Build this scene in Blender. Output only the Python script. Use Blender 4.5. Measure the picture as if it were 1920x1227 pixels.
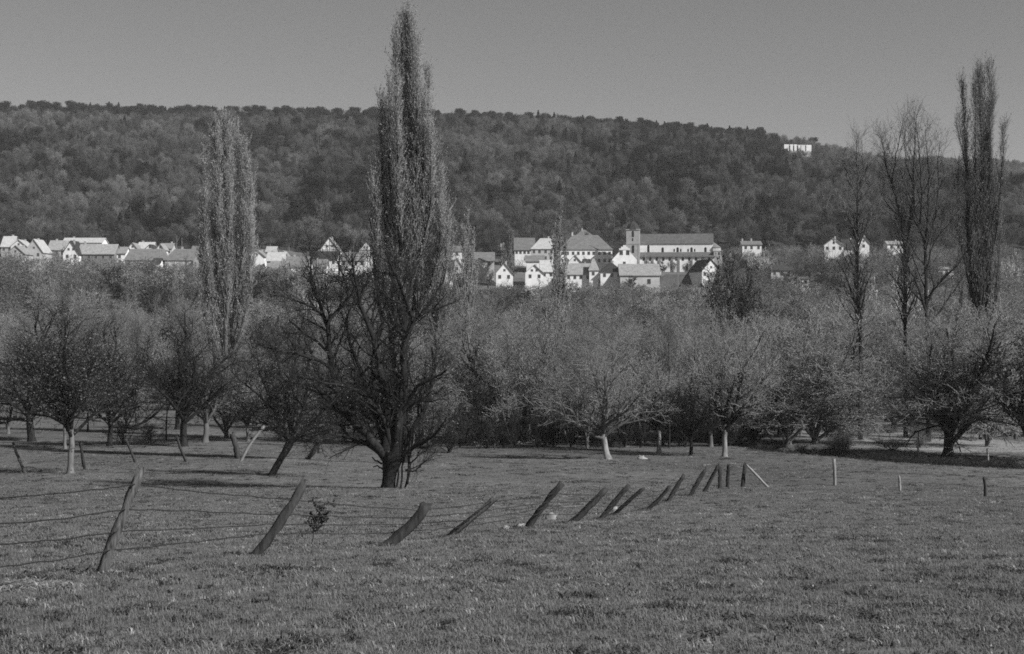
import bpy, math, random
import numpy as np
for o in list(bpy.data.objects): bpy.data.objects.remove(o)
SC = bpy.context.scene
COL = SC.collection
R = math.radians
EYE = 1.6            # camera height above the field it stands on
HY = 570.0           # horizon row in the photograph
FP = 2667.0          # focal length in photograph pixels (50 mm)

# ------------------------------------------------------------------ camera, sky, sun, exposure
cam = bpy.data.objects.new('camera', bpy.data.cameras.new('camera'))
COL.objects.link(cam)
cam.location = (0, 0, EYE); cam.rotation_euler = (R(90), 0, 0)
cam.data.lens = 50.0; cam.data.sensor_width = 36.0
cam.data.shift_y = -(613.5 - HY) / 1920.0
cam.data.clip_start = 0.1; cam.data.clip_end = 20000
SC.camera = cam
SUN = np.array([0.66, -0.44, 0.61]); SUN = SUN / np.linalg.norm(SUN)
sun_el = math.asin(SUN[2]); sun_az = math.atan2(SUN[0], SUN[1])
world = bpy.data.worlds.new('World'); SC.world = world; world.use_nodes = True
wn = world.node_tree; wn.nodes.clear()
wo = wn.nodes.new('ShaderNodeOutputWorld'); bg = wn.nodes.new('ShaderNodeBackground')
sk = wn.nodes.new('ShaderNodeTexSky'); sk.sky_type = 'NISHITA'; sk.sun_disc = False
sk.sun_elevation = sun_el; sk.sun_rotation = sun_az
sk.air_density = 1.0; sk.dust_density = 0.7; sk.ozone_density = 1.0
sp = wn.nodes.new('ShaderNodeSeparateColor')
# black and white film behind a yellow filter: mostly the red and green of the sky
m1 = wn.nodes.new('ShaderNodeMath'); m1.operation = 'MULTIPLY'; m1.inputs[1].default_value = 0.75
m2 = wn.nodes.new('ShaderNodeMath'); m2.operation = 'MULTIPLY_ADD'; m2.inputs[1].default_value = 0.25
L = wn.links.new
L(sk.outputs[0], sp.inputs[0]); L(sp.outputs[0], m1.inputs[0]); L(sp.outputs[1], m2.inputs[0]); L(m1.outputs[0], m2.inputs[2])
L(m2.outputs[0], bg.inputs[0]); bg.inputs[1].default_value = 0.048
L(bg.outputs[0], wo.inputs[0])
sl = bpy.data.lights.new('sun', 'SUN'); sl.energy = 4.6; sl.angle = R(0.5); sl.color = (1.0, 0.995, 0.985)
so = bpy.data.objects.new('sun', sl); COL.objects.link(so)
from mathutils import Vector
so.rotation_euler = Vector((-SUN[0], -SUN[1], -SUN[2])).to_track_quat('-Z', 'Y').to_euler()
so.location = (40, -30, 60)
SC.view_settings.view_transform = 'Standard'; SC.view_settings.look = 'None'
SC.view_settings.exposure = 0.42; SC.view_settings.gamma = 1.0; SC.view_settings.use_curve_mapping = False
SC.render.engine = 'CYCLES'
cy = SC.cycles
cy.use_denoising = False
cy.max_bounces = 5; cy.diffuse_bounces = 2; cy.glossy_bounces = 1; cy.transmission_bounces = 2; cy.volume_bounces = 0
cy.transparent_max_bounces = 8
cy.pixel_filter_type = 'BLACKMAN_HARRIS'; cy.filter_width = 1.7
cy.sample_clamp_indirect = 4

# ------------------------------------------------------------------ noise and ground
def _hash(ix, iy, seed):
    n = (ix.astype(np.int64) * 374761393 + iy.astype(np.int64) * 668265263 + seed * 1274126177) & 0xffffffff
    n = ((n ^ (n >> 13)) * 1274126177) & 0xffffffff
    return ((n ^ (n >> 16)) & 0xffff) / 65535.0
def vn(x, y, s, seed=0):
    x = np.asarray(x, float) / s; y = np.asarray(y, float) / s
    ix = np.floor(x); iy = np.floor(y); fx = x - ix; fy = y - iy
    fx = fx * fx * (3 - 2 * fx); fy = fy * fy * (3 - 2 * fy)
    a = _hash(ix, iy, seed); b = _hash(ix + 1, iy, seed); c = _hash(ix, iy + 1, seed); d = _hash(ix + 1, iy + 1, seed)
    return (a * (1 - fx) + b * fx) * (1 - fy) + (c * (1 - fx) + d * fx) * fy - 0.5
_pd = np.array([-60, 0, 10, 19.5, 25, 29, 34, 39, 44, 49, 54, 58, 63, 68, 73, 78, 82, 87, 100, 120, 140, 160, 200, 240, 290, 330, 400, 480, 560, 600, 640, 700], float)
_pD = np.array([0.3, 1.6, 2.55, 3.69, 4.41, 4.95, 5.52, 6.19, 6.81, 7.44, 8.0, 8.37, 8.81, 9.23, 9.7, 10.2, 10.6, 11.25, 12.0, 13.35, 14.6, 15.5, 17.2, 18.6, 19.4, 17.8, 13.0, 5.5, -1.8, -7.2, -13.6, -23.0])
_yy = np.arange(-60, 701, 1.0); _DD = np.interp(_yy, _pd, _pD)
_k = np.ones(7) / 7; _DD = np.convolve(np.pad(_DD, 3, mode='edge'), _k, mode='valid')
_rx = np.array([-2500, -900, -470, -370, -270, -120, -30, 20, 83, 141, 214, 263, 302, 361, 400, 470, 600, 900, 2500], float)
_rp = np.array([205, 200, 199, 200, 206, 212, 216, 220, 227, 232, 246, 262, 281, 306, 326, 356, 400, 440, 470], float)
def sstep(t): t = np.clip(t, 0, 1); return t * t * (3 - 2 * t)
def ground(x, y):
    x = np.asarray(x, float); y = np.asarray(y, float)
    z = EYE - np.interp(y, _yy, _DD)
    z = z + sstep((y - 420) / 120) * np.clip((-x - 60) / 60, 0, 1) * 5.0      # the west end of the village lies a little higher
    mt = sstep((y - 583) / 4) * sstep((x - 57) / 5) * (1 - sstep((x - 84) / 6)) * (1 - sstep((y - 640) / 30)); z = z + mt * np.maximum(0, EYE + (HY - 515) / FP * 590 - z)
    # wooded hill
    rz = EYE + (HY - (np.interp(x, _rx, _rp) + 25)) / FP * 1300.0
    foot = EYE + 23.0 + 0 * x
    t = np.clip((y - 700) / 600.0, 0, 1); s = t * (1.22 - 0.22 * t)
    hill = foot + (rz - foot) * s + np.sin(np.pi * t) * 14 * vn(x, y, 150, 5)
    hill = hill - np.clip(y - 1300, 0, 700) * 0.16
    z = np.where(y > 700, hill, z)
    # farther hill to the east, behind the saddle
    fz = EYE + 238 + 30 * vn(x, y, 500, 8) - np.abs(x - 1100) * 0.015
    f = sstep((y - 1500) / 1000.0) * sstep((x - 350) / 350.0)
    z = np.where(y > 1500, np.maximum(z, z + (fz - z) * f), z)
    # ditch and bank at the east edge of the meadow
    ye = np.interp(x, [16, 24.7, 31, 38.5, 60], [176, 146, 122, 107, 96])
    q = (y - ye); m = sstep((x - 17) / 9)
    z = z - m * 1.5 * sstep(q / 5) * (1 - sstep((q - 14) / 20))
    near = 1 - sstep((y - 120) / 120)
    z = z + near * (0.10 * vn(x, y, 7, 1) + 0.06 * vn(x, y, 2.1, 2) + 0.03 * vn(x, y, 0.7, 3)) + (1 - near) * 0.5 * vn(x, y, 25, 4)
    return z
def gz(x, y): return float(ground(np.array([x]), np.array([y]))[0])
def at(px, py, lo=8.0, hi=640.0):
    d = np.concatenate([np.arange(lo, 120, 0.25), np.arange(120, hi, 1.0)])
    x = (px - 960.0) / FP * d
    row = HY - (ground(x, d) - EYE) / d * FP
    i = np.argmax(row <= py) if (row <= py).any() else len(d) - 1
    return float(x[i]), float(d[i])
def X(px, d): return (px - 960.0) / FP * d
def Z(py, d): return EYE + (HY - py) / FP * d

# ------------------------------------------------------------------ materials (all greys: the photograph is black and white)
def mat(name, lo, hi=None, scale=4.0, detail=4, rand=0.0, rough=0.9, stretch=(1, 1, 1), bump=0.0, bdist=0.02, trans=0.0, spec=0.1, obj=True, scale2=None):
    m = bpy.data.materials.new(name); m.use_nodes = True; nt = m.node_tree; nt.nodes.clear(); N = nt.nodes.new; K = nt.links.new
    out = N('ShaderNodeOutputMaterial'); b = N('ShaderNodeBsdfPrincipled')
    b.inputs['Roughness'].default_value = rough; b.inputs['Specular IOR Level'].default_value = spec
    hi = lo if hi is None else hi
    tc = N('ShaderNodeTexCoord'); mp = N('ShaderNodeMapping'); mp.inputs['Scale'].default_value = stretch
    K(tc.outputs['Object' if obj else 'Generated'], mp.inputs[0])
    nz = N('ShaderNodeTexNoise'); nz.inputs['Scale'].default_value = scale; nz.inputs['Detail'].default_value = detail; nz.inputs['Roughness'].default_value = 0.65
    K(mp.outputs[0], nz.inputs['Vector'])
    mr = N('ShaderNodeMapRange'); mr.inputs['From Min'].default_value = 0.3; mr.inputs['From Max'].default_value = 0.7
    mr.inputs['To Min'].default_value = lo; mr.inputs['To Max'].default_value = hi
    K(nz.outputs['Fac'], mr.inputs['Value']); v = mr.outputs[0]
    if scale2:
        n2 = N('ShaderNodeTexNoise'); n2.inputs['Scale'].default_value = scale2; n2.inputs['Detail'].default_value = 3
        K(tc.outputs['Object'], n2.inputs['Vector'])
        r2 = N('ShaderNodeMapRange'); r2.inputs['From Min'].default_value = 0.3; r2.inputs['From Max'].default_value = 0.7
        r2.inputs['To Min'].default_value = 0.7; r2.inputs['To Max'].default_value = 1.3
        K(n2.outputs['Fac'], r2.inputs['Value'])
        mm = N('ShaderNodeMath'); mm.operation = 'MULTIPLY'; K(v, mm.inputs[0]); K(r2.outputs[0], mm.inputs[1]); v = mm.outputs[0]
    if rand:
        oi = N('ShaderNodeObjectInfo'); rr = N('ShaderNodeMapRange')
        rr.inputs['To Min'].default_value = 1 - rand; rr.inputs['To Max'].default_value = 1 + rand
        K(oi.outputs['Random'], rr.inputs['Value'])
        mm = N('ShaderNodeMath'); mm.operation = 'MULTIPLY'; K(v, mm.inputs[0]); K(rr.outputs[0], mm.inputs[1]); v = mm.outputs[0]
    K(v, b.inputs['Base Color'])
    if bump:
        bp = N('ShaderNodeBump'); bp.inputs['Strength'].default_value = bump; bp.inputs['Distance'].default_value = bdist
        K(nz.outputs['Fac'], bp.inputs['Height']); K(bp.outputs[0], b.inputs['Normal'])
    if trans:
        tr = N('ShaderNodeBsdfTranslucent'); K(v, tr.inputs[0]); mx = N('ShaderNodeMixShader'); mx.inputs[0].default_value = trans
        K(b.outputs[0], mx.inputs[1]); K(tr.outputs[0], mx.inputs[2]); K(mx.outputs[0], out.inputs[0])
    else: K(b.outputs[0], out.inputs[0])
    return m
M = {}
M['bark_dark'] = mat('bark_dark', 0.012, 0.035, 6, 5, stretch=(1, 1, .25), bump=.6)
M['bark_mid'] = mat('bark_mid', 0.07, 0.16, 6, 5, .2, stretch=(1, 1, .25), bump=.6)
M['bark_pale'] = mat('bark_pale', 0.08, 0.38, 3.0, 5, stretch=(1, 1, .3), bump=.5)
M['twig_dark'] = mat('twig_dark', 0.013, 0.032, 2, 2, .15)
M['twig_mid'] = mat('twig_mid', 0.1, 0.2, .5, 2, .35)
M['twig_light'] = mat('twig_light', 0.2, 0.34, .5, 2, .3)
M['leaf_dark'] = mat('leaf_dark', 0.03, 0.085, .6, 3, .2, trans=.2)
M['leaf_mid'] = mat('leaf_mid', 0.16, 0.28, .6, 3, .3, trans=.25)
M['leaf_light'] = mat('leaf_light', 0.24, 0.38, .5, 3, .2, trans=.3)
M['leaf_glint'] = mat('leaf_glint', 0.03, 0.16, 3, 3, .2, rough=.55, spec=.4)
M['blossom'] = mat('blossom', 0.36, 0.62, .7, 3, .25, trans=.3)
M['wood'] = mat('weathered_wood', 0.012, 0.14, 7, 6, .2, stretch=(4, 4, .35), bump=.9, bdist=.02)
M['wood_pale'] = mat('pale_wood', 0.16, 0.3, 5, 6, .1, stretch=(3, 3, .4), bump=.6)
M['wood_dark'] = mat('dark_wood', 0.02, 0.07, 5, 6, .2, stretch=(3, 3, .4), bump=.6)
M['wire'] = mat('rusty_wire', 0.02, 0.05, 20)
M['stone'] = mat('field_stone', 0.17, 0.36, 6, 5, .2, bump=.6)
M['forest_d'] = mat('hill_foliage', 0.055, 0.115, .25, 3, .34, trans=.15)
M['forest_l'] = mat('hill_foliage_light', 0.11, 0.19, .25, 3, .25, trans=.15)
M['forest_c'] = mat('conifer_needles', 0.012, 0.032, .4, 3, .3)
M['wall_white'] = mat('white_render', 0.6, 0.84, .35, 6, .10)
M['wall_grey'] = mat('grey_render', 0.32, 0.5, .4, 6, .18)
M['wall_dim'] = mat('dim_render', 0.16, 0.24, .6, 5, .1)
M['roof_mid'] = mat('roof_tiles_mid', 0.2, 0.3, .8, 5, .15, scale2=3)
M['roof_pale'] = mat('roof_tiles_pale', 0.34, 0.46, .6, 5, .1, scale2=3)
M['roof_dark'] = mat('roof_tiles_dark', 0.03, 0.06, .8, 5, .2)
M['roof_grey'] = mat('roof_tiles_grey', 0.13, 0.19, .6, 5, .1, scale2=3)
M['roof_church'] = mat('church_roof_tiles', 0.085, 0.13, .6, 5, scale2=3)
M['sandstone'] = mat('sandstone', 0.28, 0.42, .8, 6, bump=.3)
M['glass'] = mat('window_glass', 0.01, 0.015, 2, rough=.15, spec=.5)
M['frame'] = mat('window_frame', 0.3, 0.45, 3)
M['mould'] = mat('mould', 0.06, 0.12, 2, 5, bump=.4)
def grass_mat(name, lo, hi, rand):
    # each tuft varies a little, and broad patches of the meadow are drier or greener
    m = mat(name, lo, hi, 0.35, 4, rand, trans=.25)
    return m
M['grass'] = grass_mat('grass_blades', 0.13, 0.22, .2)
M['grass_dry'] = grass_mat('dry_grass_blades', 0.26, 0.4, .4)
M['weed'] = mat('dark_weed', 0.03, 0.06, 2, 2, .4, trans=.2)

def ground_material():
    m = bpy.data.materials.new('meadow_ground'); m.use_nodes = True; nt = m.node_tree; nt.nodes.clear(); N = nt.nodes.new; K = nt.links.new
    out = N('ShaderNodeOutputMaterial'); b = N('ShaderNodeBsdfPrincipled'); b.inputs['Roughness'].default_value = .95; b.inputs['Specular IOR Level'].default_value = .05
    tc = N('ShaderNodeTexCoord')
    def noise(s, d, lo, hi, f0=.3, f1=.7):
        n = N('ShaderNodeTexNoise'); n.inputs['Scale'].default_value = s; n.inputs['Detail'].default_value = d; n.inputs['Roughness'].default_value = .6
        K(tc.outputs['Object'], n.inputs['Vector']); r = N('ShaderNodeMapRange')
        r.inputs['From Min'].default_value = f0; r.inputs['From Max'].default_value = f1; r.inputs['To Min'].default_value = lo; r.inputs['To Max'].default_value = hi
        K(n.outputs['Fac'], r.inputs['Value']); return r.outputs[0], n
    a, _ = noise(.12, 4, .75, 1.25); c, n2 = noise(3.5, 6, .55, 1.45)
    mu = N('ShaderNodeMath'); mu.operation = 'MULTIPLY'; K(a, mu.inputs[0]); K(c, mu.inputs[1])
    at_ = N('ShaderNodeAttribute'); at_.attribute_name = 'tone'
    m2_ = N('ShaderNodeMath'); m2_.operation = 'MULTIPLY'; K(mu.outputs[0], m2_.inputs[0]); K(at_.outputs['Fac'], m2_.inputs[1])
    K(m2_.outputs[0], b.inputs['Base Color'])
    bp = N('ShaderNodeBump'); bp.inputs['Strength'].default_value = .6; bp.inputs['Distance'].default_value = .08
    K(n2.outputs['Fac'], bp.inputs['Height']); K(bp.outputs[0], b.inputs['Normal']); K(b.outputs[0], out.inputs[0])
    return m
M['ground'] = ground_material()

# ------------------------------------------------------------------ mesh helpers
def mesh_np(name, verts, quads=None, tris=None, mats=(), qmi=None, tmi=None, smooth=False):
    me = bpy.data.meshes.new(name)
    verts = np.asarray(verts, np.float32).reshape(-1, 3)
    nq = 0 if quads is None else len(quads); ntr = 0 if tris is None else len(tris)
    me.vertices.add(len(verts)); me.vertices.foreach_set('co', verts.ravel())
    loops = []; 
    if nq: loops.append(np.asarray(quads, np.int32).ravel())
    if ntr: loops.append(np.asarray(tris, np.int32).ravel())
    lo = np.concatenate(loops) if loops else np.zeros(0, np.int32)
    me.loops.add(len(lo)); me.loops.foreach_set('vertex_index', lo)
    me.polygons.add(nq + ntr)
    st = np.concatenate([np.arange(nq) * 4, nq * 4 + np.arange(ntr) * 3]).astype(np.int32)
    me.polygons.foreach_set('loop_start', st)
    mi = np.zeros(nq + ntr, np.int32)
    if qmi is not None and nq: mi[:nq] = qmi
    if tmi is not None and ntr: mi[nq:] = tmi
    for m in mats: me.materials.append(m)
    me.polygons.foreach_set('material_index', mi)
    me.polygons.foreach_set('use_smooth', np.full(nq + ntr, bool(smooth)))
    me.update(calc_edges=True); me.validate()
    return me
def new(name, data, parent=None, loc=None, rz=0.0, sc=None):
    o = bpy.data.objects.new(name, data); COL.objects.link(o)
    if parent is not None: o.parent = parent
    if loc is not None: o.location = loc
    if rz: o.rotation_euler = (0, 0, rz)
    if sc is not None: o.scale = sc if hasattr(sc, '__len__') else (sc, sc, sc)
    return o
def tag(o, label=None, cat=None, group=None, kind=None):
    if label: o['label'] = label
    if cat: o['category'] = cat
    if group: o['group'] = group
    if kind: o['kind'] = kind
    return o
class MB:
    def __init__(s): s.v = []; s.q = []; s.t = []; s.qm = []; s.tm = []; s.n = 0
    def add(s, v, q=None, t=None, m=0):
        v = np.asarray(v, float).reshape(-1, 3)
        if q is not None and len(q): s.q.append(np.asarray(q) + s.n); s.qm.append(np.full(len(q), m))
        if t is not None and len(t): s.t.append(np.asarray(t) + s.n); s.tm.append(np.full(len(t), m))
        s.v.append(v); s.n += len(v)
    def tubes(s, P, Rr, sides=4, m=0):
        P = np.asarray(P, float); Rr = np.asarray(Rr, float); n, k, _ = P.shape
        T = np.gradient(P, axis=1); T /= np.linalg.norm(T, axis=2, keepdims=True) + 1e-9
        D = P[:, -1] - P[:, 0]; ref = np.where(np.abs(D[:, 2:3]) > .8 * np.linalg.norm(D, axis=1, keepdims=True), [[1., 0, 0]], [[0, 0, 1.]])
        U = np.cross(T, ref[:, None, :]); U /= np.linalg.norm(U, axis=2, keepdims=True) + 1e-9
        V = np.cross(T, U)
        a = np.arange(sides) * 2 * np.pi / sides
        ring = P[:, :, None, :] + Rr[:, :, None, None] * (np.cos(a)[None, None, :, None] * U[:, :, None, :] + np.sin(a)[None, None, :, None] * V[:, :, None, :])
        b = (np.arange(n) * k * sides)[:, None, None]; j = (np.arange(k - 1) * sides)[None, :, None]; i = np.arange(sides)[None, None, :]; i2 = (i + 1) % sides
        q = np.stack([b + j + i, b + j + i2, b + j + sides + i2, b + j + sides + i], -1).reshape(-1, 4)
        s.add(ring.reshape(-1, 3), q, m=m)
    def cones(s, A, B, r, m=0):
        A = np.asarray(A, float); B = np.asarray(B, float); n = len(A)
        T = B - A; T /= np.linalg.norm(T, axis=1, keepdims=True) + 1e-9
        ref = np.where(np.abs(T[:, 2:3]) > .8, [[1., 0, 0]], [[0, 0, 1.]])
        U = np.cross(T, ref); U /= np.linalg.norm(U, axis=1, keepdims=True) + 1e-9; V = np.cross(T, U)
        r = np.broadcast_to(np.asarray(r, float), (n,))[:, None]
        vs = np.stack([A + r * U, A + r * (-.5 * U + .866 * V), A + r * (-.5 * U - .866 * V), B], 1).reshape(-1, 3)
        o = (np.arange(n) * 4)[:, None]
        t = np.concatenate([o + [[0, 1, 3]], o + [[1, 2, 3]], o + [[2, 0, 3]]])
        s.add(vs, None, t, m)
    def leaves(s, C, size, rng, m=0, out=None, ob=0.0):
        n = len(C); a = rng.normal(size=(n, 3)); 
        if out is not None: a = a + ob * out
        a /= np.linalg.norm(a, axis=1, keepdims=True) + 1e-9
        b = np.cross(a, rng.normal(size=(n, 3))); b /= np.linalg.norm(b, axis=1, keepdims=True) + 1e-9; c = np.cross(a, b)
        sz = (size * rng.uniform(.5, 1.3, n))[:, None]
        v = np.stack([C + b * sz, C - .5 * b * sz + .7 * c * sz, C - .5 * b * sz - .7 * c * sz], 1).reshape(-1, 3)
        s.add(v, None, np.arange(3 * n).reshape(-1, 3), m)
    def box(s, x0, x1, y0, y1, z0, z1, m=0):
        v = [(x0, y0, z0), (x1, y0, z0), (x1, y1, z0), (x0, y1, z0), (x0, y0, z1), (x1, y0, z1), (x1, y1, z1), (x0, y1, z1)]
        s.add(v, [(0, 3, 2, 1), (4, 5, 6, 7), (0, 1, 5, 4), (1, 2, 6, 5), (2, 3, 7, 6), (3, 0, 4, 7)], m=m)
    def build(s, name, mats, smooth=False):
        cat = lambda l, w: np.concatenate(l) if l else None
        return mesh_np(name, np.concatenate(s.v), cat(s.q, 4), cat(s.t, 3), mats, cat(s.qm, 0), cat(s.tm, 0), smooth)

# ------------------------------------------------------------------ branching
def unit(v): return v / (np.linalg.norm(v, axis=-1, keepdims=True) + 1e-9)
def grow(P, Rr, m, t0, t1, ang, length, rng, k=5, up=.15, wob=.12, rr=.6, tip=.25, spread=.25, jit=.25, shape=None):
    """children along every polyline of P: returns their polylines, radii and the parameter t each starts at"""
    n, kp, _ = P.shape
    t = t0 + (t1 - t0) * (np.arange(m)[None, :] + rng.uniform(0, 1, (n, m))) / m
    f = t * (kp - 1); i = np.minimum(f.astype(int), kp - 2); fr = (f - i)[..., None]; ar = np.arange(n)[:, None]
    A = P[ar, i]; B = P[ar, i + 1]; S = A + (B - A) * fr; T = unit(B - A)
    r0 = (Rr[ar, i] * (1 - fr[..., 0]) + Rr[ar, i + 1] * fr[..., 0])
    ref = unit(rng.normal(size=(n, m, 3))); az = (np.arange(m)[None, :] * 2.4 + rng.uniform(0, 6.28, (n, 1)) + rng.normal(0, .4, (n, m)))
    U = unit(np.cross(T, np.array([.31, .17, .94]))); V = np.cross(T, U)
    W = np.cos(az)[..., None] * U + np.sin(az)[..., None] * V
    a = np.radians(rng.normal(ang, ang * spread, (n, m)))[..., None]
    D = unit(np.cos(a) * T + np.sin(a) * W + np.array([0, 0, up]))
    Ln = length * rng.uniform(1 - jit, 1 + jit, (n, m))
    if shape is not None: Ln = Ln * shape(t)
    D = D.reshape(-1, 3); S = S.reshape(-1, 3); Ln = Ln.reshape(-1); r0 = r0.reshape(-1)
    N = len(S); Q = np.zeros((N, k, 3)); Q[:, 0] = S; d = D
    for j in range(1, k):
        d = unit(d + rng.normal(0, wob, (N, 3)) + np.array([0, 0, up * .35]))
        Q[:, j] = Q[:, j - 1] + d * (Ln / (k - 1))[:, None]
    rb = np.minimum(r0 * rr, Ln * .035 + .002)
    RR = rb[:, None] * np.linspace(1, tip, k)[None, :]
    return Q, RR, t.reshape(-1)
def seg_points(P, n, rng):
    N, k, _ = P.shape; a = rng.integers(0, N, n); f = rng.uniform(.2, 1, n) * (k - 1); i = np.minimum(f.astype(int), k - 2); fr = (f - i)[:, None]
    return P[a, i] * (1 - fr) + P[a, i + 1] * fr
def polyline(pts, k=9):
    pts = np.asarray(pts, float); s = np.concatenate([[0], np.cumsum(np.linalg.norm(np.diff(pts, axis=0), axis=1))]); s /= s[-1]
    u = np.linspace(0, 1, k); return np.stack([np.interp(u, s, pts[:, c]) for c in range(3)], 1)
def trunk_line(h, rng, lean=(0, 0), k=8, wob=.02):
    z = np.linspace(0, h, k); x = np.cumsum(np.r_[0, rng.normal(0, wob, k - 1)]) * h / k * 2 + lean[0] * z; y = np.cumsum(np.r_[0, rng.normal(0, wob, k - 1)]) * h / k * 2 + lean[1] * z
    return np.stack([x, y, z], 1)[None]
def flare(k, r0, r1, fl=1.35):
    r = np.linspace(r0, r1, k); r[0] *= fl; return r[None]

PROTO = {}
def finish(key, wood, crown, wm, cm):
    a = wood.build(key + '_trunk', wm, smooth=True); b = crown.build(key + '_crown', cm)
    PROTO[key] = (a, b)
def t_orchard(key, seed, h=9, limb='bark_mid', bark='bark_dark', tw='twig_dark', leaf='leaf_glint', nleaf=2500, lean=(0, 0), th=.22, dens=(7, 9, 9, 8), r0=.2, ang=52, wide=1.0, lsz=.035, tr=.007, up=.28):
    g = np.random.default_rng(seed); w = MB(); c = MB()
    tr_h = h * th; P = trunk_line(tr_h, g, lean, 6, .04); Rr = flare(6, r0, r0 * .8)
    w.tubes(P, Rr, 9)
    top = P[:, -2:]; 
    a, ra, _ = grow(P, Rr, dens[0], .72, 1.0, ang, h * .46 * wide, g, 8, up, .16, .75, .3)
    lead, rl, _ = grow(P, Rr, 2, .9, 1.0, 14, h * .62, g, 9, .3, .12, .9, .25)
    w.tubes(a, ra, 6, 1); w.tubes(lead, rl, 6, 1)
    def sub(P_, R_):
        b, rb, _ = grow(P_, R_, dens[1], .18, 1.0, 46, h * .21, g, 5, .16, .18, .6, .35, shape=lambda t: 1.25 - .6 * t)
        w.tubes(b, np.maximum(rb, tr * 1.4), 4, 1)
        cc, rc, _ = grow(b, rb, dens[2], .1, 1.0, 48, h * .095, g, 4, .1, .22, .6, .4)
        c.tubes(cc, np.maximum(rc, tr), 3)
        d, rd, _ = grow(cc, rc, dens[3], .1, 1.0, 45, h * .045, g, 2, .1, .2, .6, .4)
        c.cones(d[:, 0], d[:, -1], tr * .8); return np.concatenate([cc.reshape(-1, 2, 3) if cc.shape[1] == 2 else cc[:, [1, 3]], d], 0)
    tips = np.concatenate([sub(a, ra), sub(lead, rl)])
    if nleaf: c.leaves(seg_points(tips, nleaf, g), lsz, g, 1)
    finish(key, w, c, [M[bark], M[limb if bark in ('bark_pale', 'bark_soft') else bark]], [M[tw], M[leaf]])
def t_bushy(key, seed, h=9, low=.15, skirt=0, bark='bark_mid', tw='twig_light', leaf='leaf_light', nleaf=9000, stems=6, spread=28, lsz=.06, tr=.008, dens=(10, 8, 8), th=.12, r0=.17):
    g = np.random.default_rng(seed); w = MB(); c = MB()
    P = trunk_line(h * th, g, k=4); Rr = flare(4, r0, r0 * .9); w.tubes(P, Rr, 8)
    a, ra, _ = grow(P, Rr, stems, .3, 1.0, spread, h * .78, g, 9, .32, .09, .72, .2, spread=.45); w.tubes(a, ra, 6)
    b, rb, _ = grow(a, ra, dens[0], low, 1.0, 40, h * .25, g, 5, .22, .14, .6, .35, shape=lambda t: 1.3 - .75 * t)
    if skirt:
        b2, rb2, _ = grow(a, ra, skirt, .10, .6, 70, h * .30, g, 5, -.12, .16, .55, .35); b = np.concatenate([b, b2]); rb = np.concatenate([rb, rb2])
    w.tubes(b, np.maximum(rb, tr * 1.5), 4)
    cc, rc, _ = grow(b, rb, dens[1], .1, 1.0, 42, h * .11, g, 4, .16, .2, .6, .4); c.tubes(cc, np.maximum(rc, tr), 3)
    d, rd, _ = grow(cc, rc, dens[2], .1, 1.0, 40, h * .05, g, 2, .1, .2); c.cones(d[:, 0], d[:, -1], tr * .8)
    if nleaf: c.leaves(seg_points(np.concatenate([cc[:, [1, 3]], d]), nleaf, g), lsz, g, 1)
    finish(key, w, c, [M[bark]], [M[tw], M[leaf]])
def t_poplar(key, seed, h=36, rad=.075, leaders=7, bark='bark_mid', tw='twig_mid', leaf='leaf_mid', nleaf=26000, dens=(20, 12, 5), lsz=.10, ls=.5, lo=.06):
    g = np.random.default_rng(seed); w = MB(); c = MB()
    P = trunk_line(h * .97, g, k=14, wob=.01); Rr = flare(14, h * .011, .02); w.tubes(P, Rr, 8)
    a, ra, ta = grow(P, Rr, leaders, lo, .45, 14, h * ls, g, 12, .45, .035, .7, .12); w.tubes(a, ra, 6)
    for Q, RQ, n, t0 in ((P, Rr, int(dens[0] * 2.4), .10), (a, ra, dens[0], .12)):
        b, rb, _ = grow(Q, RQ, n, t0, 1.0, 24, h * rad * 1.35, g, 6, .75, .06, .5, .25, shape=lambda t: 1.3 - 1.05 * t); w.tubes(b, np.maximum(rb, .012), 4)
        cc, rc, _ = grow(b, rb, dens[1], .1, 1.0, 26, h * rad * .42, g, 3, .8, .10, .6, .4); c.tubes(cc, np.maximum(rc, .008), 3)
        d, rd, _ = grow(cc, rc, dens[2], .1, 1.0, 32, h * .011, g, 2, .3, .2); c.cones(d[:, 0], d[:, -1], .008)
        c.leaves(seg_points(np.concatenate([cc[:, [0, 2]], d]), nleaf // 2, g), lsz, g, 1)
    finish(key, w, c, [M[bark]], [M[tw], M[leaf]])
def t_tall(key, seed, h=29, bark='bark_dark', tw='twig_mid', leaf='leaf_mid', nleaf=12000, dens=(10, 9, 8, 6), lean=(0, 0), ang=30, lo=.3, r0=.3, lsz=.05, lr=.3):
    g = np.random.default_rng(seed); w = MB(); c = MB()
    P = trunk_line(h * .95, g, lean, 14, .03); Rr = flare(14, r0, .03); w.tubes(P, Rr, 8)
    a, ra, _ = grow(P, Rr, dens[0], lo, .95, ang, h * lr, g, 9, .3, .09, .65, .2, shape=lambda t: 1.3 - .9 * t); w.tubes(a, ra, 6)
    b, rb, _ = grow(a, ra, dens[1], .2, 1.0, 36, h * .10, g, 6, .2, .13, .6, .3); w.tubes(b, np.maximum(rb, .014), 4)
    b2, rb2, _ = grow(P, Rr, 22, lo, 1.0, 40, h * .07, g, 5, .25, .13, .5, .3); w.tubes(b2, np.maximum(rb2, .014), 4)
    for q, rq in ((b, rb), (b2, rb2)):
        cc, rc, _ = grow(q, rq, dens[2], .15, 1.0, 38, h * .04, g, 4, .15, .2, .6, .4); c.tubes(cc, np.maximum(rc, .010), 3)
        d, rd, _ = grow(cc, rc, dens[3], .1, 1.0, 40, h * .018, g, 2, .1, .2); c.cones(d[:, 0], d[:, -1], .009)
        if nleaf: c.leaves(seg_points(d, nleaf // 2, g), lsz, g, 1)
    finish(key, w, c, [M[bark]], [M[tw], M[leaf]])
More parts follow.
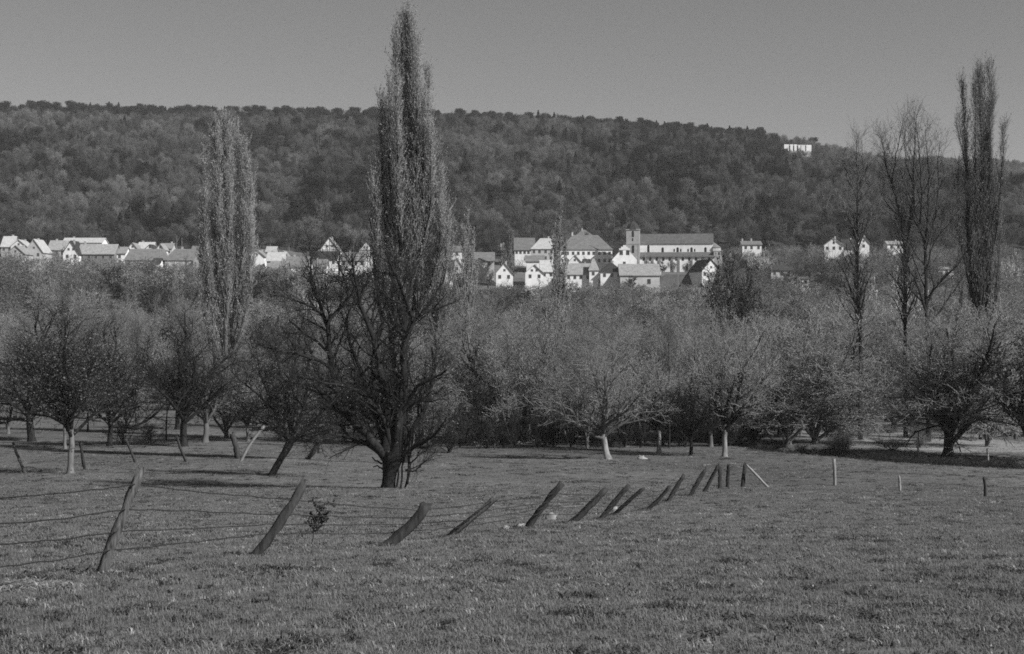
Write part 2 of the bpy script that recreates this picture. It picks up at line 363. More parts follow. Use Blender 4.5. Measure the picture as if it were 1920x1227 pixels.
def t_far(key, seed, h=9, bark='bark_mid', tw='twig_mid', leaf='leaf_mid', nleaf=2600, lsz=.14, width=1.0, stems=5, spread=34, lo=.1):
    """lighter trees for the far side of the valley: same branching, fewer twigs"""
    g = np.random.default_rng(seed); w = MB(); c = MB()
    P = trunk_line(h * .22, g, k=4); Rr = flare(4, .17, .14); w.tubes(P, Rr, 6)
    a, ra, _ = grow(P, Rr, stems, .4, 1.0, spread, h * .66 * width, g, 6, .3, .12, .7, .25, spread=.4); w.tubes(a, ra, 4)
    b, rb, _ = grow(a, ra, 8, .1, 1.0, 44, h * .24, g, 4, .18, .18, .6, .4, shape=lambda t: 1.25 - .6 * t); w.tubes(b, np.maximum(rb, .02), 3)
    cc, rc, _ = grow(b, rb, 9, .1, 1.0, 46, h * .11, g, 2, .1, .2); c.cones(cc[:, 0], cc[:, -1], .02)
    c.leaves(seg_points(cc, nleaf, g), lsz, g, 1)
    finish(key, w, c, [M[bark]], [M[tw], M[leaf]])
def join_proto(key):
    """one mesh (trunk and crown together) for trees too far off to show their parts"""
    a, b = PROTO[key]
    V = []; Fq = []; Ft = []; qm = []; tm = []; n = 0; mats = []
    for me in (a, b):
        v = np.zeros(len(me.vertices) * 3, np.float32); me.vertices.foreach_get('co', v); V.append(v.reshape(-1, 3))
        ls = np.zeros(len(me.polygons), np.int32); me.polygons.foreach_get('loop_total', ls)
        st = np.zeros(len(me.polygons), np.int32); me.polygons.foreach_get('loop_start', st)
        vi = np.zeros(len(me.loops), np.int32); me.loops.foreach_get('vertex_index', vi)
        mi = np.zeros(len(me.polygons), np.int32); me.polygons.foreach_get('material_index', mi)
        q = st[ls == 4]; t = st[ls == 3]
        if len(q): Fq.append(vi[q[:, None] + np.arange(4)] + n); qm.append(mi[ls == 4] + len(mats))
        if len(t): Ft.append(vi[t[:, None] + np.arange(3)] + n); tm.append(mi[ls == 3] + len(mats))
        n += len(v) // 3; mats += list(me.materials)
    return mesh_np(key + '_whole', np.concatenate(V), np.concatenate(Fq), np.concatenate(Ft), mats, np.concatenate(qm), np.concatenate(tm))
PH = {}   # nominal height of each prototype, measured
def measure(key):
    z = []; r = []
    for me in PROTO[key]:
        v = np.zeros(len(me.vertices) * 3, np.float32); me.vertices.foreach_get('co', v); v = v.reshape(-1, 3); z.append(np.percentile(v[:, 2], 99.97 if key[:3] in ('pop', 'tal', 'bir') else 98.5)); r.append(np.percentile(np.abs(v[:, 0]), 95))
    PH[key] = (z[1], 2 * max(r))
def plant(key, x, y, h, label, cat, name, width=None, rz=None, group=None, whole=None, sink=.1):
    H, W = PH[key]; s = h / H; sx = s if width is None else width / W
    rz = random.uniform(0, 6.28) if rz is None else rz
    loc = (x, y, gz(x, y) - sink)
    if whole is not None:
        o = new(name, whole, None, loc, rz, (sx, sx, s)); return tag(o, label, cat, group)
    e = new(name, None, None, loc, rz, (sx, sx, s)); tag(e, label, cat, group); e.empty_display_size = .5
    new('trunk', PROTO[key][0], e); new('crown', PROTO[key][1], e)
    return e
def plant_px(key, px, py, top, label, cat='tree', name='orchard_tree', wpx=None, d=None, rz=None, group=None):
    if d is None: x, d = at(px, py)
    else: x = X(px, d)
    h = Z(top, d) - gz(x, d)
    return plant(key, x, d, h, label, cat, name, None if wpx is None else wpx / FP * d, rz, group)

#@@TERRAIN
# ------------------------------------------------------------------ the ground: one sheet to the far hills
def axis(parts):
    out = [parts[0][0]]
    for a, b, s in parts:
        n = max(1, int(round((b - a) / s))); out += list(a + (b - a) * (np.arange(n) + 1) / n)
    return np.array(out)
ay = axis([(-60, 6, 6), (6, 60, .45), (60, 130, .9), (130, 300, 2.5), (300, 720, 6), (720, 1400, 14), (1400, 3600, 50), (3600, 9000, 600)])
ax_h = axis([(0, 24, .45), (24, 60, 1.0), (60, 160, 3.5), (160, 700, 12), (700, 1500, 60), (1500, 5000, 500)])
ax = np.concatenate([-ax_h[:0:-1], ax_h])
GX, GY = np.meshgrid(ax, ay); GZ = ground(GX, GY)
nx, ny = len(ax), len(ay)
i = np.arange(nx - 1)[None, :]; j = np.arange(ny - 1)[:, None] * nx
q = np.stack([j + i, j + i + 1, j + nx + i + 1, j + nx + i], -1).reshape(-1, 4)
gme = mesh_np('ground', np.stack([GX, GY, GZ], -1), q, mats=[M['ground']], smooth=True)
def pale_patch(x, y):
    u = 960 + x / y * FP
    return sstep((y - 136) / 6) * (1 - sstep((y - 235) / 12)) * sstep((x - 33 + 4 * vn(x, y, 12, 31)) / 5) * (1 - sstep((x - 54) / 6))
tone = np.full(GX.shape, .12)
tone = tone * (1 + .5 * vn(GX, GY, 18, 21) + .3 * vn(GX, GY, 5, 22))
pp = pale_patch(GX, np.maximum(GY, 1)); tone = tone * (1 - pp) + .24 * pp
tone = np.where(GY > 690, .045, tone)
at_ = gme.attributes.new('tone', 'FLOAT', 'POINT'); at_.data.foreach_set('value', tone.astype(np.float32).ravel())
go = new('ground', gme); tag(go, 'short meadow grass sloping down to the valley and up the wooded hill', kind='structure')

#@@SCATTER
# ------------------------------------------------------------------ scattering of uncountable stuff (geometry nodes)
def scatter(name, pts, sc, rz, idx, protos, label, sz=None):
    me = bpy.data.meshes.new(name); n = len(pts)
    me.vertices.add(n); me.vertices.foreach_set('co', np.asarray(pts, np.float32).ravel())
    for an, vals, ty in (('sc', sc, 'FLOAT'), ('sz', sz if sz is not None else sc, 'FLOAT'), ('rz', rz, 'FLOAT'), ('ix', idx, 'INT')):
        a = me.attributes.new(an, ty, 'POINT'); a.data.foreach_set('value', np.asarray(vals, np.float32 if ty == 'FLOAT' else np.int32))
    hid = bpy.data.collections.new(name + '_pieces')
    for k, pm in enumerate(protos):
        po = bpy.data.objects.new('%s_piece_%02d' % (name, k), pm); hid.objects.link(po)
    ng = bpy.data.node_groups.new(name + '_scatter', 'GeometryNodeTree')
    ng.interface.new_socket('Geometry', in_out='INPUT', socket_type='NodeSocketGeometry'); ng.interface.new_socket('Geometry', in_out='OUTPUT', socket_type='NodeSocketGeometry')
    N = ng.nodes.new; K = ng.links.new
    gi = N('NodeGroupInput'); go_ = N('NodeGroupOutput'); ip = N('GeometryNodeInstanceOnPoints'); ci = N('GeometryNodeCollectionInfo')
    ci.inputs['Collection'].default_value = hid; ci.inputs['Separate Children'].default_value = True; ci.inputs['Reset Children'].default_value = True
    def att(nm, ty):
        a = N('GeometryNodeInputNamedAttribute'); a.data_type = ty; a.inputs['Name'].default_value = nm; return a.outputs[0]
    cx = N('ShaderNodeCombineXYZ'); K(att('rz', 'FLOAT'), cx.inputs[2])
    ip.inputs['Pick Instance'].default_value = True
    K(gi.outputs[0], ip.inputs['Points']); K(ci.outputs[0], ip.inputs['Instance']); K(att('ix', 'INT'), ip.inputs['Instance Index'])
    K(cx.outputs[0], ip.inputs['Rotation']); c2 = N('ShaderNodeCombineXYZ'); s_ = att('sc', 'FLOAT'); K(s_, c2.inputs[0]); K(s_, c2.inputs[1]); K(att('sz', 'FLOAT'), c2.inputs[2]); K(c2.outputs[0], ip.inputs['Scale']); K(ip.outputs[0], go_.inputs[0])
    o = new(name, me); md = o.modifiers.new('scatter', 'NODES'); md.node_group = ng
    tag(o, label, kind='stuff'); return o
def tuft(seed, n, h, spread, w, mat_, flop=.5):
    g = np.random.default_rng(seed); b = MB()
    base = g.normal(0, spread * .5, (n, 2)); a = g.uniform(0, 6.28, n); ln = h * g.uniform(.45, 1.15, n); fl = flop * g.uniform(.2, 1.2, n)
    d = np.stack([np.cos(a), np.sin(a)], 1); s = np.stack([-np.sin(a), np.cos(a)], 1) * w * g.uniform(.7, 1.3, n)[:, None]
    z0 = np.full(n, -.03)
    A = np.column_stack([base - s, z0]); B = np.column_stack([base + s, z0])
    mid = base + d * (ln * fl * .35)[:, None]; C = np.column_stack([mid - s * .8, ln * .6]); D = np.column_stack([mid + s * .8, ln * .6])
    E = np.column_stack([base + d * (ln * fl)[:, None], ln * (1 - .25 * fl)])
    v = np.stack([A, B, D, C, E], 1).reshape(-1, 3); o = (np.arange(n) * 5)[:, None]
    b.add(v, o + [[0, 1, 2, 3]], o + [[3, 2, 4]]); return b.build('tuft', [mat_])
g = np.random.default_rng(11)
def wedge(d0, d1, dens, margin=1.5):
    a = .375
    A = (a * (d1 + d0) + 2 * margin) * (d1 - d0); n = int(A * dens)
    y = g.uniform(d0, d1, n * 2); keep = g.uniform(0, 1, n * 2) < (a * y + margin) / (a * d1 + margin); y = y[keep][:n]
    x = g.uniform(-1, 1, len(y)) * (a * y + margin); return x, y
protos = [tuft(s, 26, .075, .15, .0036, M['grass'], 1.3) for s in range(4)] + [tuft(9, 18, .13, .09, .0034, M['grass'], .9), tuft(12, 20, .09, .13, .0036, M['grass_dry'], 1.5), tuft(13, 26, .085, .12, .0075, M['weed'], 1.3)]
PX, PY, SS, II = [], [], [], []
for d0, d1, dn, s0 in ((7, 16, 80, 1.0), (16, 28, 50, 1.15), (28, 48, 24, 1.6), (48, 85, 9, 2.2), (85, 150, 2.6, 3.2), (150, 290, .6, 4.6)):
    x, y = wedge(d0, d1, dn); n = len(x)
    nz = .55 * vn(x, y, 3.2, 41) + .9 * vn(x, y, .8, 42)
    r = g.uniform(0, 1, n)
    ix = g.integers(0, 4, n); ix = np.where((r < .03 + .10 * np.clip(nz, 0, 1)), 4, ix); ix = np.where((r > .96), 5, ix)
    n3 = vn(x, y, .55, 43) + .5 * vn(x, y, .22, 44); ix = np.where((n3 > .43) & (r < .7), 6, ix); ix = np.where(g.uniform(0, 1, n) < .05, 6, ix)
    p = pale_patch(x, y); ix = np.where(p > .5, 5, ix)
    s = s0 * (1 + .5 * nz) * g.uniform(.7, 1.3, n)
    PX.append(x); PY.append(y); SS.append(s); II.append(ix)
for bpx, bd in ((195, 19.5), (478, 25), (705, 29), (852, 34), (995, 39), (1076, 44), (1131, 49), (1159, 54), (1213, 58), (1257, 63), (1296, 68), (583, 26)):
    PX.append(X(bpx, bd) + g.normal(0, .16, 26)); PY.append(bd + g.normal(0, .12, 26)); SS.append(g.uniform(1.2, 2.4, 26)); II.append(g.choice([4, 4, 4, 6, 5], 26))
mx, my = at(22, 1106); PX.append(mx + g.normal(0, .28, 150)); PY.append(my + g.normal(0, .2, 150)); SS.append(g.uniform(1.5, 3.0, 150)); II.append(g.choice([5, 5, 0, 1, 4], 150))
x = np.concatenate(PX); y = np.concatenate(PY)
scatter('meadow_grass', np.stack([x, y, ground(x, y)], 1), np.concatenate(SS), g.uniform(0, 6.28, len(x)), np.concatenate(II), protos, 'short tufted grass growing all over the sloping meadow', sz=np.concatenate(SS) ** .2 * .62)

#@@TREES
# ------------------------------------------------------------------ tree prototypes
t_orchard('orch_a', 1); t_orchard('orch_b', 2, lean=(.2, 0), ang=60); t_orchard('orch_c', 3, dens=(6, 8, 8, 6), nleaf=1200, th=.28)
t_orchard('orch_d', 4, bark='bark_mid', tw='twig_mid', leaf='leaf_mid', nleaf=12000, dens=(7, 8, 8, 6), lsz=.06)
t_orchard('orch_e', 5, bark='bark_mid', tw='twig_mid', leaf='leaf_mid', nleaf=11000, dens=(8, 8, 7, 6), lsz=.06, ang=45)
t_orchard('pale_a', 6, h=11, bark='bark_pale', tw='twig_mid', leaf='leaf_mid', nleaf=14000, lsz=.036, dens=(8, 9, 9, 6), th=.2, r0=.22, lean=(.25, 0), ang=66)
t_orchard('pale_b', 7, limb='bark_dark', h=10, bark='bark_pale', tw='twig_mid', leaf='leaf_mid', nleaf=14000, lsz=.036, dens=(6, 9, 9, 6), th=.22, r0=.16, ang=48)
M['bark_soft'] = mat('soft_bark', .09, .2, 5, 5, stretch=(1, 1, .3), bump=.5)
t_orchard('glint_b', 9, h=12, nleaf=14000, lsz=.06, dens=(8, 11, 9, 7), th=.3, r0=.2, leaf='leaf_glint', bark='bark_soft', limb='bark_dark')
t_orchard('glint_a', 8, h=12, nleaf=16000, lsz=.06, dens=(9, 11, 9, 7), th=.2, r0=.28, leaf='leaf_glint')
t_bushy('willow_a', 21, h=11, nleaf=62000, lsz=.044, dens=(10, 9, 5), th=.04, stems=9, spread=34, skirt=5); t_bushy('willow_b', 22, h=12, stems=10, spread=30, nleaf=86000, lsz=.045, dens=(13, 9, 5), th=.18, r0=.26, bark='bark_dark', skirt=4, low=.06)
t_bushy('mist_a', 23, h=11, tw='twig_mid', leaf='leaf_mid', nleaf=34000, spread=24, lsz=.045, skirt=3); t_bushy('mist_b', 24, h=12, tw='twig_mid', leaf='leaf_light', nleaf=32000, spread=20, stems=5, lsz=.045, skirt=3)
t_bushy('upright', 27, h=15, tw='twig_mid', leaf='leaf_light', nleaf=16000, spread=13, stems=5, lsz=.07, dens=(13, 8, 5), th=.3)
t_bushy('dark_a', 25, h=9, bark='bark_dark', tw='twig_dark', leaf='leaf_dark', nleaf=16000, lsz=.09, dens=(11, 8, 7), spread=32)
t_bushy('shrub_a', 26, h=3.4, bark='bark_dark', tw='twig_dark', leaf='leaf_dark', nleaf=1500, stems=9, spread=36, dens=(7, 6, 5), th=.05, r0=.07, tr=.006)
t_poplar('poplar_s', 34, h=30, leaders=5, rad=.11, dens=(18, 9, 2), nleaf=26000, lsz=.10, tw='twig_light', leaf='leaf_light')
t_tall('tall_a', 41, bark='bark_dark'); t_tall('tall_c', 43, ang=24, lo=.35, dens=(9, 9, 8, 6))
t_tall('birch', 44, h=14, bark='bark_pale', lo=.4, dens=(7, 6, 5, 4), r0=.13, ang=26, lr=.26)
for k in range(6): t_far('far_bare_%d' % k, 50 + k, width=[1, 1, 1.1, .9, 1, 1][k], stems=[5, 5, 6, 4, 3, 4][k], tw='twig_mid', leaf='twig_mid', nleaf=4600, lsz=.095, spread=[30, 34, 38, 24, 16, 20][k])
for k in range(4): t_far('far_bud_%d' % k, 60 + k, tw='twig_light', leaf='leaf_light', nleaf=8000, lsz=.105, spread=32 + 4 * k)
for k in range(2): t_far('far_blossom_%d' % k, 70 + k, h=7, leaf='blossom', nleaf=4000, lsz=.12, spread=44)
for k in range(2): t_far('far_dark_%d' % k, 80 + k, h=8, bark='bark_dark', tw='twig_dark', leaf='leaf_dark', nleaf=3600, lsz=.16)
for k in list(PROTO): measure(k)
WHOLE = {k: join_proto(k) for k in PROTO if k.startswith('far_')}

# the big dark tree in the meadow, limbs laid out by hand
def big_tree():
    g = np.random.default_rng(77); d0 = 81.5; bx = X(729, d0); bz = gz(bx, d0) - .1; u = d0 / FP
    def pt(px, py, dy=0): return ((px - 729) * u, dy, (917 - py) * u)
    w = MB(); c = MB(); limbs = []
    def limb(pts, r0, r1, k=10, sides=8, grown=True, dy=0.0):
        n = len(pts); ys = np.linspace(0, dy, n) + np.r_[0, g.normal(0, .15, n - 1)]
        P = polyline([pt(a, b, ys[i_]) for i_, (a, b) in enumerate(pts)], k); P[1:-1] += g.normal(0, .035, (k - 2, 3))
        Rr = np.linspace(r0, r1, k) * 1.15 + .008; w.tubes(P[None], Rr[None], sides)
        if grown: limbs.append((P, Rr))
    w.tubes(polyline([pt(727, 919), pt(729, 900), pt(731, 880), pt(735, 862), pt(738, 845)], 7)[None], np.array([[.50, .40, .38, .42, .52, .58, .5]]), 12)
    limb([(728, 862), (706, 832), (672, 795), (640, 762), (612, 738), (598, 722)], .26, .10, dy=-.9)
    limb([(716, 850), (690, 828), (655, 815), (622, 806), (590, 812), (566, 806)], .13, .04, dy=-1.6)
    limb([(664, 790), (640, 765), (631, 735), (619, 684), (613, 619), (603, 585), (591, 562), (580, 532), (575, 500), (577, 470)], .19, .03, 14, dy=1.2)
    limb([(603, 585), (585, 572), (558, 562), (535, 553), (512, 550)], .06, .02, dy=-1)
    limb([(611, 655), (590, 636), (562, 619), (548, 607), (536, 598)], .07, .02, dy=1)
    limb([(613, 610), (630, 580), (652, 560), (645, 528), (636, 500), (622, 474)], .08, .02, dy=.8)
    limb([(622, 690), (596, 672), (560, 660), (520, 652), (486, 640)], .09, .02, dy=-1.4)
    limb([(724, 850), (722, 800), (728, 766), (715, 700), (705, 636), (690, 606), (676, 570), (668, 520), (664, 480)], .27, .03, 13, dy=-.8)
    limb([(705, 640), (718, 600), (706, 560), (700, 520), (704, 478)], .1, .02, dy=1.6)
    limb([(740, 850), (748, 800), (754, 725), (758, 644), (770, 610), (780, 592), (800, 582), (822, 574), (846, 566)], .25, .03, 13, dy=.6)
    limb([(776, 600), (766, 566), (748, 525), (734, 496), (722, 470)], .09, .02, dy=-.7)
    limb([(780, 594), (790, 556), (800, 520), (806, 486)], .07, .02, dy=1.2)
    limb([(748, 800), (766, 752), (782, 720), (806, 708), (826, 700), (838, 690)], .14, .03, dy=-1.2)
    limb([(742, 852), (770, 810), (792, 770), (806, 730), (812, 690), (806, 650)], .17, .03, dy=1.5)
    limb([(735, 850), (742, 780), (740, 700), (728, 640), (735, 590), (728, 540), (736, 500)], .2, .03, 12, dy=2.2)
    limb([(728, 850), (700, 770), (680, 720), (668, 680), (650, 650), (640, 610), (648, 575)], .16, .03, 12, dy=2.4)
    limb([(744, 858), (778, 835), (806, 820), (826, 800), (840, 775)], .1, .02, dy=-2)
    limb([(738, 850), (720, 780), (690, 740), (655, 718), (610, 712), (570, 700)], .13, .03, 11, dy=-2.2)
    for a, b, c_, e in ((748, 880, 744, 916), (757, 850, 752, 915), (764, 862, 766, 905), (772, 835, 760, 912)): limb([(a + 4, b - 40), (a, b), (c_, e)], .035, .045, 6, 5, False, dy=-.3)
    limb([(760, 880), (775, 880), (790, 873)], .05, .02, 6, 5, True); limb([(718, 878), (708, 872), (699, 874)], .04, .02, 6, 5, False); limb([(716, 868), (703, 862), (697, 855)], .05, .02, 6, 5, False)
    limb([(764, 900), (768, 870), (785, 850), (795, 835)], .05, .02, 6, 5, True)
    for li, (P, Rr) in enumerate(limbs):
        L_ = np.linalg.norm(np.diff(P, axis=0), axis=1).sum(); n = max(4, int(L_ * (3.2 if li in (0, 1, 6, 7, 14, 16, 17) else 2.2)))
        b, rb, _ = grow(P[None], Rr[None], n, .15, 1.0, 48, 1.9, g, 6, .18, .17, .55, .3, shape=lambda t: 1.2 - .5 * t); w.tubes(b, np.maximum(rb, .013), 4)
        cc, rc, _ = grow(b, rb, 9, .1, 1.0, 46, .85, g, 4, .1, .2, .6, .4); c.tubes(cc, np.maximum(rc, .0075), 3)
        d, rd, _ = grow(cc, rc, 8, .05, 1.0, 46, .4, g, 2, .08, .2); c.cones(d[:, 0], d[:, -1], .0065)
        c.leaves(seg_points(d, int(L_ * 110), g), .035, g, 1)
    e = new('orchard_tree', None, None, (bx, d0, bz))
    tag(e, 'large dark bare tree with many limbs standing alone in the meadow beyond the leaning fence', 'tree')
    new('trunk', w.build('big_trunk', [M['bark_dark']], True), e); new('crown', c.build('big_crown', [M['twig_dark'], M['leaf_glint']]), e)
big_tree()
def leaning_tree():
    g = np.random.default_rng(78); d0 = at(508, 893)[1]; bx = X(508, d0); bz = gz(bx, d0) - .1; u = d0 / FP
    def pt(px, py, dy=0): return ((px - 508) * u, dy, (893 - py) * u)
    w = MB(); c = MB(); limbs = []
    w.tubes(polyline([pt(506, 896), pt(514, 880), pt(524, 862), pt(538, 840), pt(546, 822)], 7)[None], np.array([[.30, .25, .24, .23, .25, .29, .26]]), 10)
    def limb(pts, r0, r1, dy, k=9):
        n = len(pts); P = polyline([pt(a, b, y) for (a, b), y in zip(pts, np.linspace(0, dy, n))], k); P[1:-1] += g.normal(0, .05, (k - 2, 3)); Rr = np.linspace(r0, r1, k); w.tubes(P[None], Rr[None], 7); limbs.append((P, Rr))
    limb([(544, 826), (536, 800), (520, 770), (490, 740), (460, 715), (440, 690)], .15, .03, -1.5); limb([(544, 826), (545, 790), (535, 740), (520, 690), (512, 640)], .16, .03, 1)
    limb([(546, 824), (560, 790), (575, 750), (580, 700), (575, 650)], .15, .03, -1); limb([(546, 824), (572, 800), (600, 775), (622, 740), (635, 700)], .13, .03, 1.4)
    limb([(548, 828), (575, 812), (605, 800), (630, 790), (640, 780)], .1, .03, -1.8); limb([(540, 822), (505, 800), (475, 785), (455, 775)], .11, .03, 2); limb([(545, 820), (550, 770), (556, 720), (545, 670), (552, 630)], .13, .03, 2.2)
    limb([(546, 820), (540, 780), (500, 750), (478, 700), (470, 660)], .12, .03, 2.4); limb([(542, 828), (530, 806), (528, 780)], .06, .03, -.8, 6)
    for P, Rr in limbs:
        b, rb, _ = grow(P[None], Rr[None], 14, .12, 1.0, 50, 1.9, g, 6, .16, .18, .55, .3, shape=lambda t: 1.2 - .5 * t); w.tubes(b, np.maximum(rb, .013), 4)
        cc, rc, _ = grow(b, rb, 9, .1, 1.0, 46, .85, g, 4, .08, .2, .6, .4); c.tubes(cc, np.maximum(rc, .009), 3)
        d, rd, _ = grow(cc, rc, 9, .05, 1.0, 46, .42, g, 2, .05, .2); c.cones(d[:, 0], d[:, -1], .008)
        c.leaves(seg_points(d, 900, g), .05, g, 1)
    e = new('orchard_tree', None, None, (bx, d0, bz)); tag(e, 'dark dense tree with a short trunk leaning right, left of the large dark tree', 'tree')
    new('trunk', w.build('lean_trunk', [M['bark_dark']], True), e); new('crown', c.build('lean_crown', [M['twig_dark'], M['leaf_glint']]), e)
leaning_tree()

near = [  # key, base px, base row, top row, crown px, label
 ('glint_a', 60, 829, 566, 250, 'dark tree with a thick black trunk at the left edge of the photograph', 'tree', 'orchard_tree'),
 ('glint_b', 132, 888, 585, 240, 'dark speckled tree on a slim pale trunk nearest the left edge of the meadow', 'tree', 'orchard_tree'),
 ('glint_b', 122, 842, 650, 120, 'slender tree with a curved pale stem close behind the slim pale trunk', 'tree', 'orchard_tree'),
 ('orch_a', 345, 838, 585, 210, 'dark bare tree with a thin upright trunk in the left meadow', 'tree', 'orchard_tree'),
 ('orch_c', 332, 806, 640, 130, 'smaller dark tree half hidden behind the thin upright trunk', 'tree', 'orchard_tree'),
 ('shrub_a', 232, 834, 775, 60, 'low dark bush with upright bare stems in the left meadow', 'bush', 'bush'),
 ('shrub_a', 283, 832, 795, 62, 'low wispy bush between two dark orchard trees', 'bush', 'bush'),
 ('shrub_a', 842, 850, 792, 90, 'low dark bush just right of the large dark tree', 'bush', 'bush'),
 ('orch_e', 915, 827, 600, 150, 'grey bare tree behind the line of pale stones', 'tree', 'orchard_tree'),
 ('pale_b', 991, 829, 650, 160, 'tree with a short pale curved trunk right of the pale stones', 'tree', 'orchard_tree'),
 ('pale_a', 1141, 862, 630, 240, 'spreading tree with a leaning white trunk in the middle of the meadow edge', 'tree', 'orchard_tree'),
 ('pale_b', 1236, 850, 650, 150, 'tree with a straight pale trunk right of the white leaning trunk', 'tree', 'orchard_tree'),
 ('orch_a', 1296, 852, 690, 110, 'small dark tree between two pale trunks', 'tree', 'orchard_tree'),
 ('pale_b', 1359, 857, 610, 170, 'upright tree with a thin pale stem behind the fence corner', 'tree', 'orchard_tree'),
 ('willow_a', 1528, 832, 590, 300, 'broad pale willow with fanned dark stems above the shaded bank', 'tree', 'willow_tree'),
 ('mist_a', 1478, 838, 640, 170, 'grey willow with leaning stems left of the broad pale willow', 'tree', 'willow_tree'),
 ('willow_b', 1777, 856, 575, 250, 'large pale budding tree with a thick dark trunk by the right edge', 'tree', 'willow_tree'),
 ('dark_a', 1935, 868, 640, 170, 'dark dense tree cut by the right edge of the photograph', 'tree', 'orchard_tree'),
 ('orch_d', 1676, 805, 640, 150, 'grey tree with a stout trunk standing in the pale grass', 'tree', 'orchard_tree'),
]
for key, px, py, top, wpx, lab, cat, nm in near: plant_px(key, px, py, top, lab, cat, nm, wpx)
for k_, (key, px, d, top, wpx, what) in enumerate((('willow_a', 1415, 160, 610, 150, 'just right of the fence corner'), ('willow_b', 1462, 168, 585, 150, 'below the two slim pale stems'), ('mist_b', 1590, 224, 618, 150, 'at the foot of the single dark tall stem'),
     ('orch_d', 1640, 228, 600, 150, 'left of the thick dark trunk'), ('willow_b', 1712, 216, 585, 170, 'in front of the low forked tall tree'), ('willow_a', 1850, 150, 600, 170, 'at the foot of the dark poplar'), ('mist_b', 1905, 165, 590, 150, 'right of the dark poplar'),
     ('willow_b', 1560, 185, 570, 150, 'behind the broad fanned willow'), ('willow_a', 1340, 165, 600, 140, 'behind the thin pale stem by the fence corner'), ('mist_a', 1285, 158, 590, 130, 'behind the small dark tree between pale trunks'), ('upright', 1190, 160, 570, 90, 'between the white leaning trunk and the straight pale trunk'),
     ('mist_a', 425, 168, 640, 120, 'hiding the foot of the broad grey poplar'), ('orch_d', 465, 160, 660, 110, 'right of the foot of the broad grey poplar'), ('orch_e', 385, 158, 650, 110, 'left of the foot of the broad grey poplar'), ('glint_a', 205, 150, 600, 170, 'between the slim pale trunk and the thin upright trunk'))):
    plant_px(key, px, 0, top, 'pale grey budding tree ' + what if key[0] in 'wmu' else 'grey orchard tree ' + what, 'tree', 'willow_tree' if key[0] == 'w' else 'misty_tree' if key[0] in 'mu' else 'orchard_tree', wpx, d=d)
# tall trees whose limbs one can follow in the photograph
def hand_tree(name, label, px0, d, limbs, bark, tw, leaf, seed, br=(2.6, 26, 2.0, .7, .06), cc_n=8, d_n=3, lsz=.06, nl=55, cl=.38, r_twig=.009, fat=1.0, cat='tree'):
    """limbs: (pixel points, base radius, tip radius, depth offset, twig density); br: branches per metre, angle, length, up, wobble"""
    g = np.random.default_rng(seed); x0 = X(px0, d); z0 = gz(x0, d) - .15; w = MB(); c = MB(); u = d / FP
    for pts, r0, r1, dy, dens in limbs:
        n = len(pts); ys = np.linspace(0, 1, n) * dy + np.r_[0, g.normal(0, .12, n - 1)]
        P = np.array([((a_ - px0) * u, y_, Z(b_, d) - z0 if b_ > 0 else 0.0) for (a_, b_), y_ in zip(pts, ys)]); k = max(7, int(n * 2.2)); P = polyline(P, k); P[1:-1] += g.normal(0, .05, (k - 2, 3))
        Rr = np.linspace(r0, r1, k) * fat; w.tubes(P[None], Rr[None], 7)
        if dens <= 0: continue
        L_ = np.linalg.norm(np.diff(P, axis=0), axis=1).sum(); m = max(4, int(L_ * br[0] * dens)); t0 = .08 if dens < 1.5 else .0
        if dens > 1.4: t0 = .35
        q, rq, _ = grow(P[None], Rr[None], m, t0, 1.0, br[1], br[2], g, 6, br[3], br[4], .5, .3, shape=lambda t: 1.3 - .85 * t); w.tubes(q, np.maximum(rq, .011), 4)
        cc, rc, _ = grow(q, rq, cc_n, .1, 1.0, br[1] + 6, br[2] * cl, g, 3, br[3] * .8, .12, .6, .4); c.tubes(cc, np.maximum(rc, r_twig), 3)
        dd, rd, _ = grow(cc, rc, d_n, .1, 1.0, 34, br[2] * .16, g, 2, br[3] * .5, .2); c.cones(dd[:, 0], dd[:, -1], r_twig)
        if nl: c.leaves(seg_points(np.concatenate([cc[:, [0, 2]], dd]), int(m * nl), g), lsz, g, 1)
    e = new(name, None, None, (x0, d, z0)); tag(e, label, cat); new('trunk', w.build(name + '_trunk', [M[bark]], True), e); new('crown', c.build(name + '_crown', [M[tw], M[leaf]]), e)
def spires(px0, tips, foot, low, r0, trunk_top):
    """upright leaders of a poplar: each leaves the trunk, then runs straight up to its tip"""
    out = [([(px0, 0), (px0, foot), ((px0 + trunk_top[0]) / 2, (foot + trunk_top[1]) / 2), trunk_top], r0, .025, 0, 1.5)]
    for k, (tx, ty, dy) in enumerate(tips):
        lo_ = low - (low - ty) * .12 * (k % 3); b = (tx - px0); ty = ty + 22
        out.append(([(px0 + b * .05, lo_), (px0 + b * .6, lo_ - (lo_ - ty) * .22), (px0 + b * .95, lo_ - (lo_ - ty) * .5), (tx + b * .03, lo_ - (lo_ - ty) * .78), (tx, ty)], r0 * .42, .02, dy, 1.0))
    return out
hand_tree('poplar_tree', 'tallest poplar, rising above the ridge behind the large dark tree', 760, 118,
    spires(760, [(742, 88, .8), (733, 150, -1), (800, 128, .6), (722, 225, 1.2), (782, 95, -.8), (808, 235, -1.2), (706, 300, -.6), (825, 330, 1.0), (768, 60, 1.4), (774, 34, -.5), (751, 30, .7), (779, 66, .9), (744, 52, -1.1), (794, 170, -.3), (716, 190, .2), (700, 380, 1.3), (838, 400, -.6), (748, 200, -1.8), (788, 260, 1.9)], 560, 640, .38, (763, 48)),
    'bark_dark', 'twig_light', 'leaf_light', 91, br=(2.5, 22, 3.1, .6, .06), cc_n=10, d_n=2, lsz=.07, nl=85, cl=.32, fat=.8)
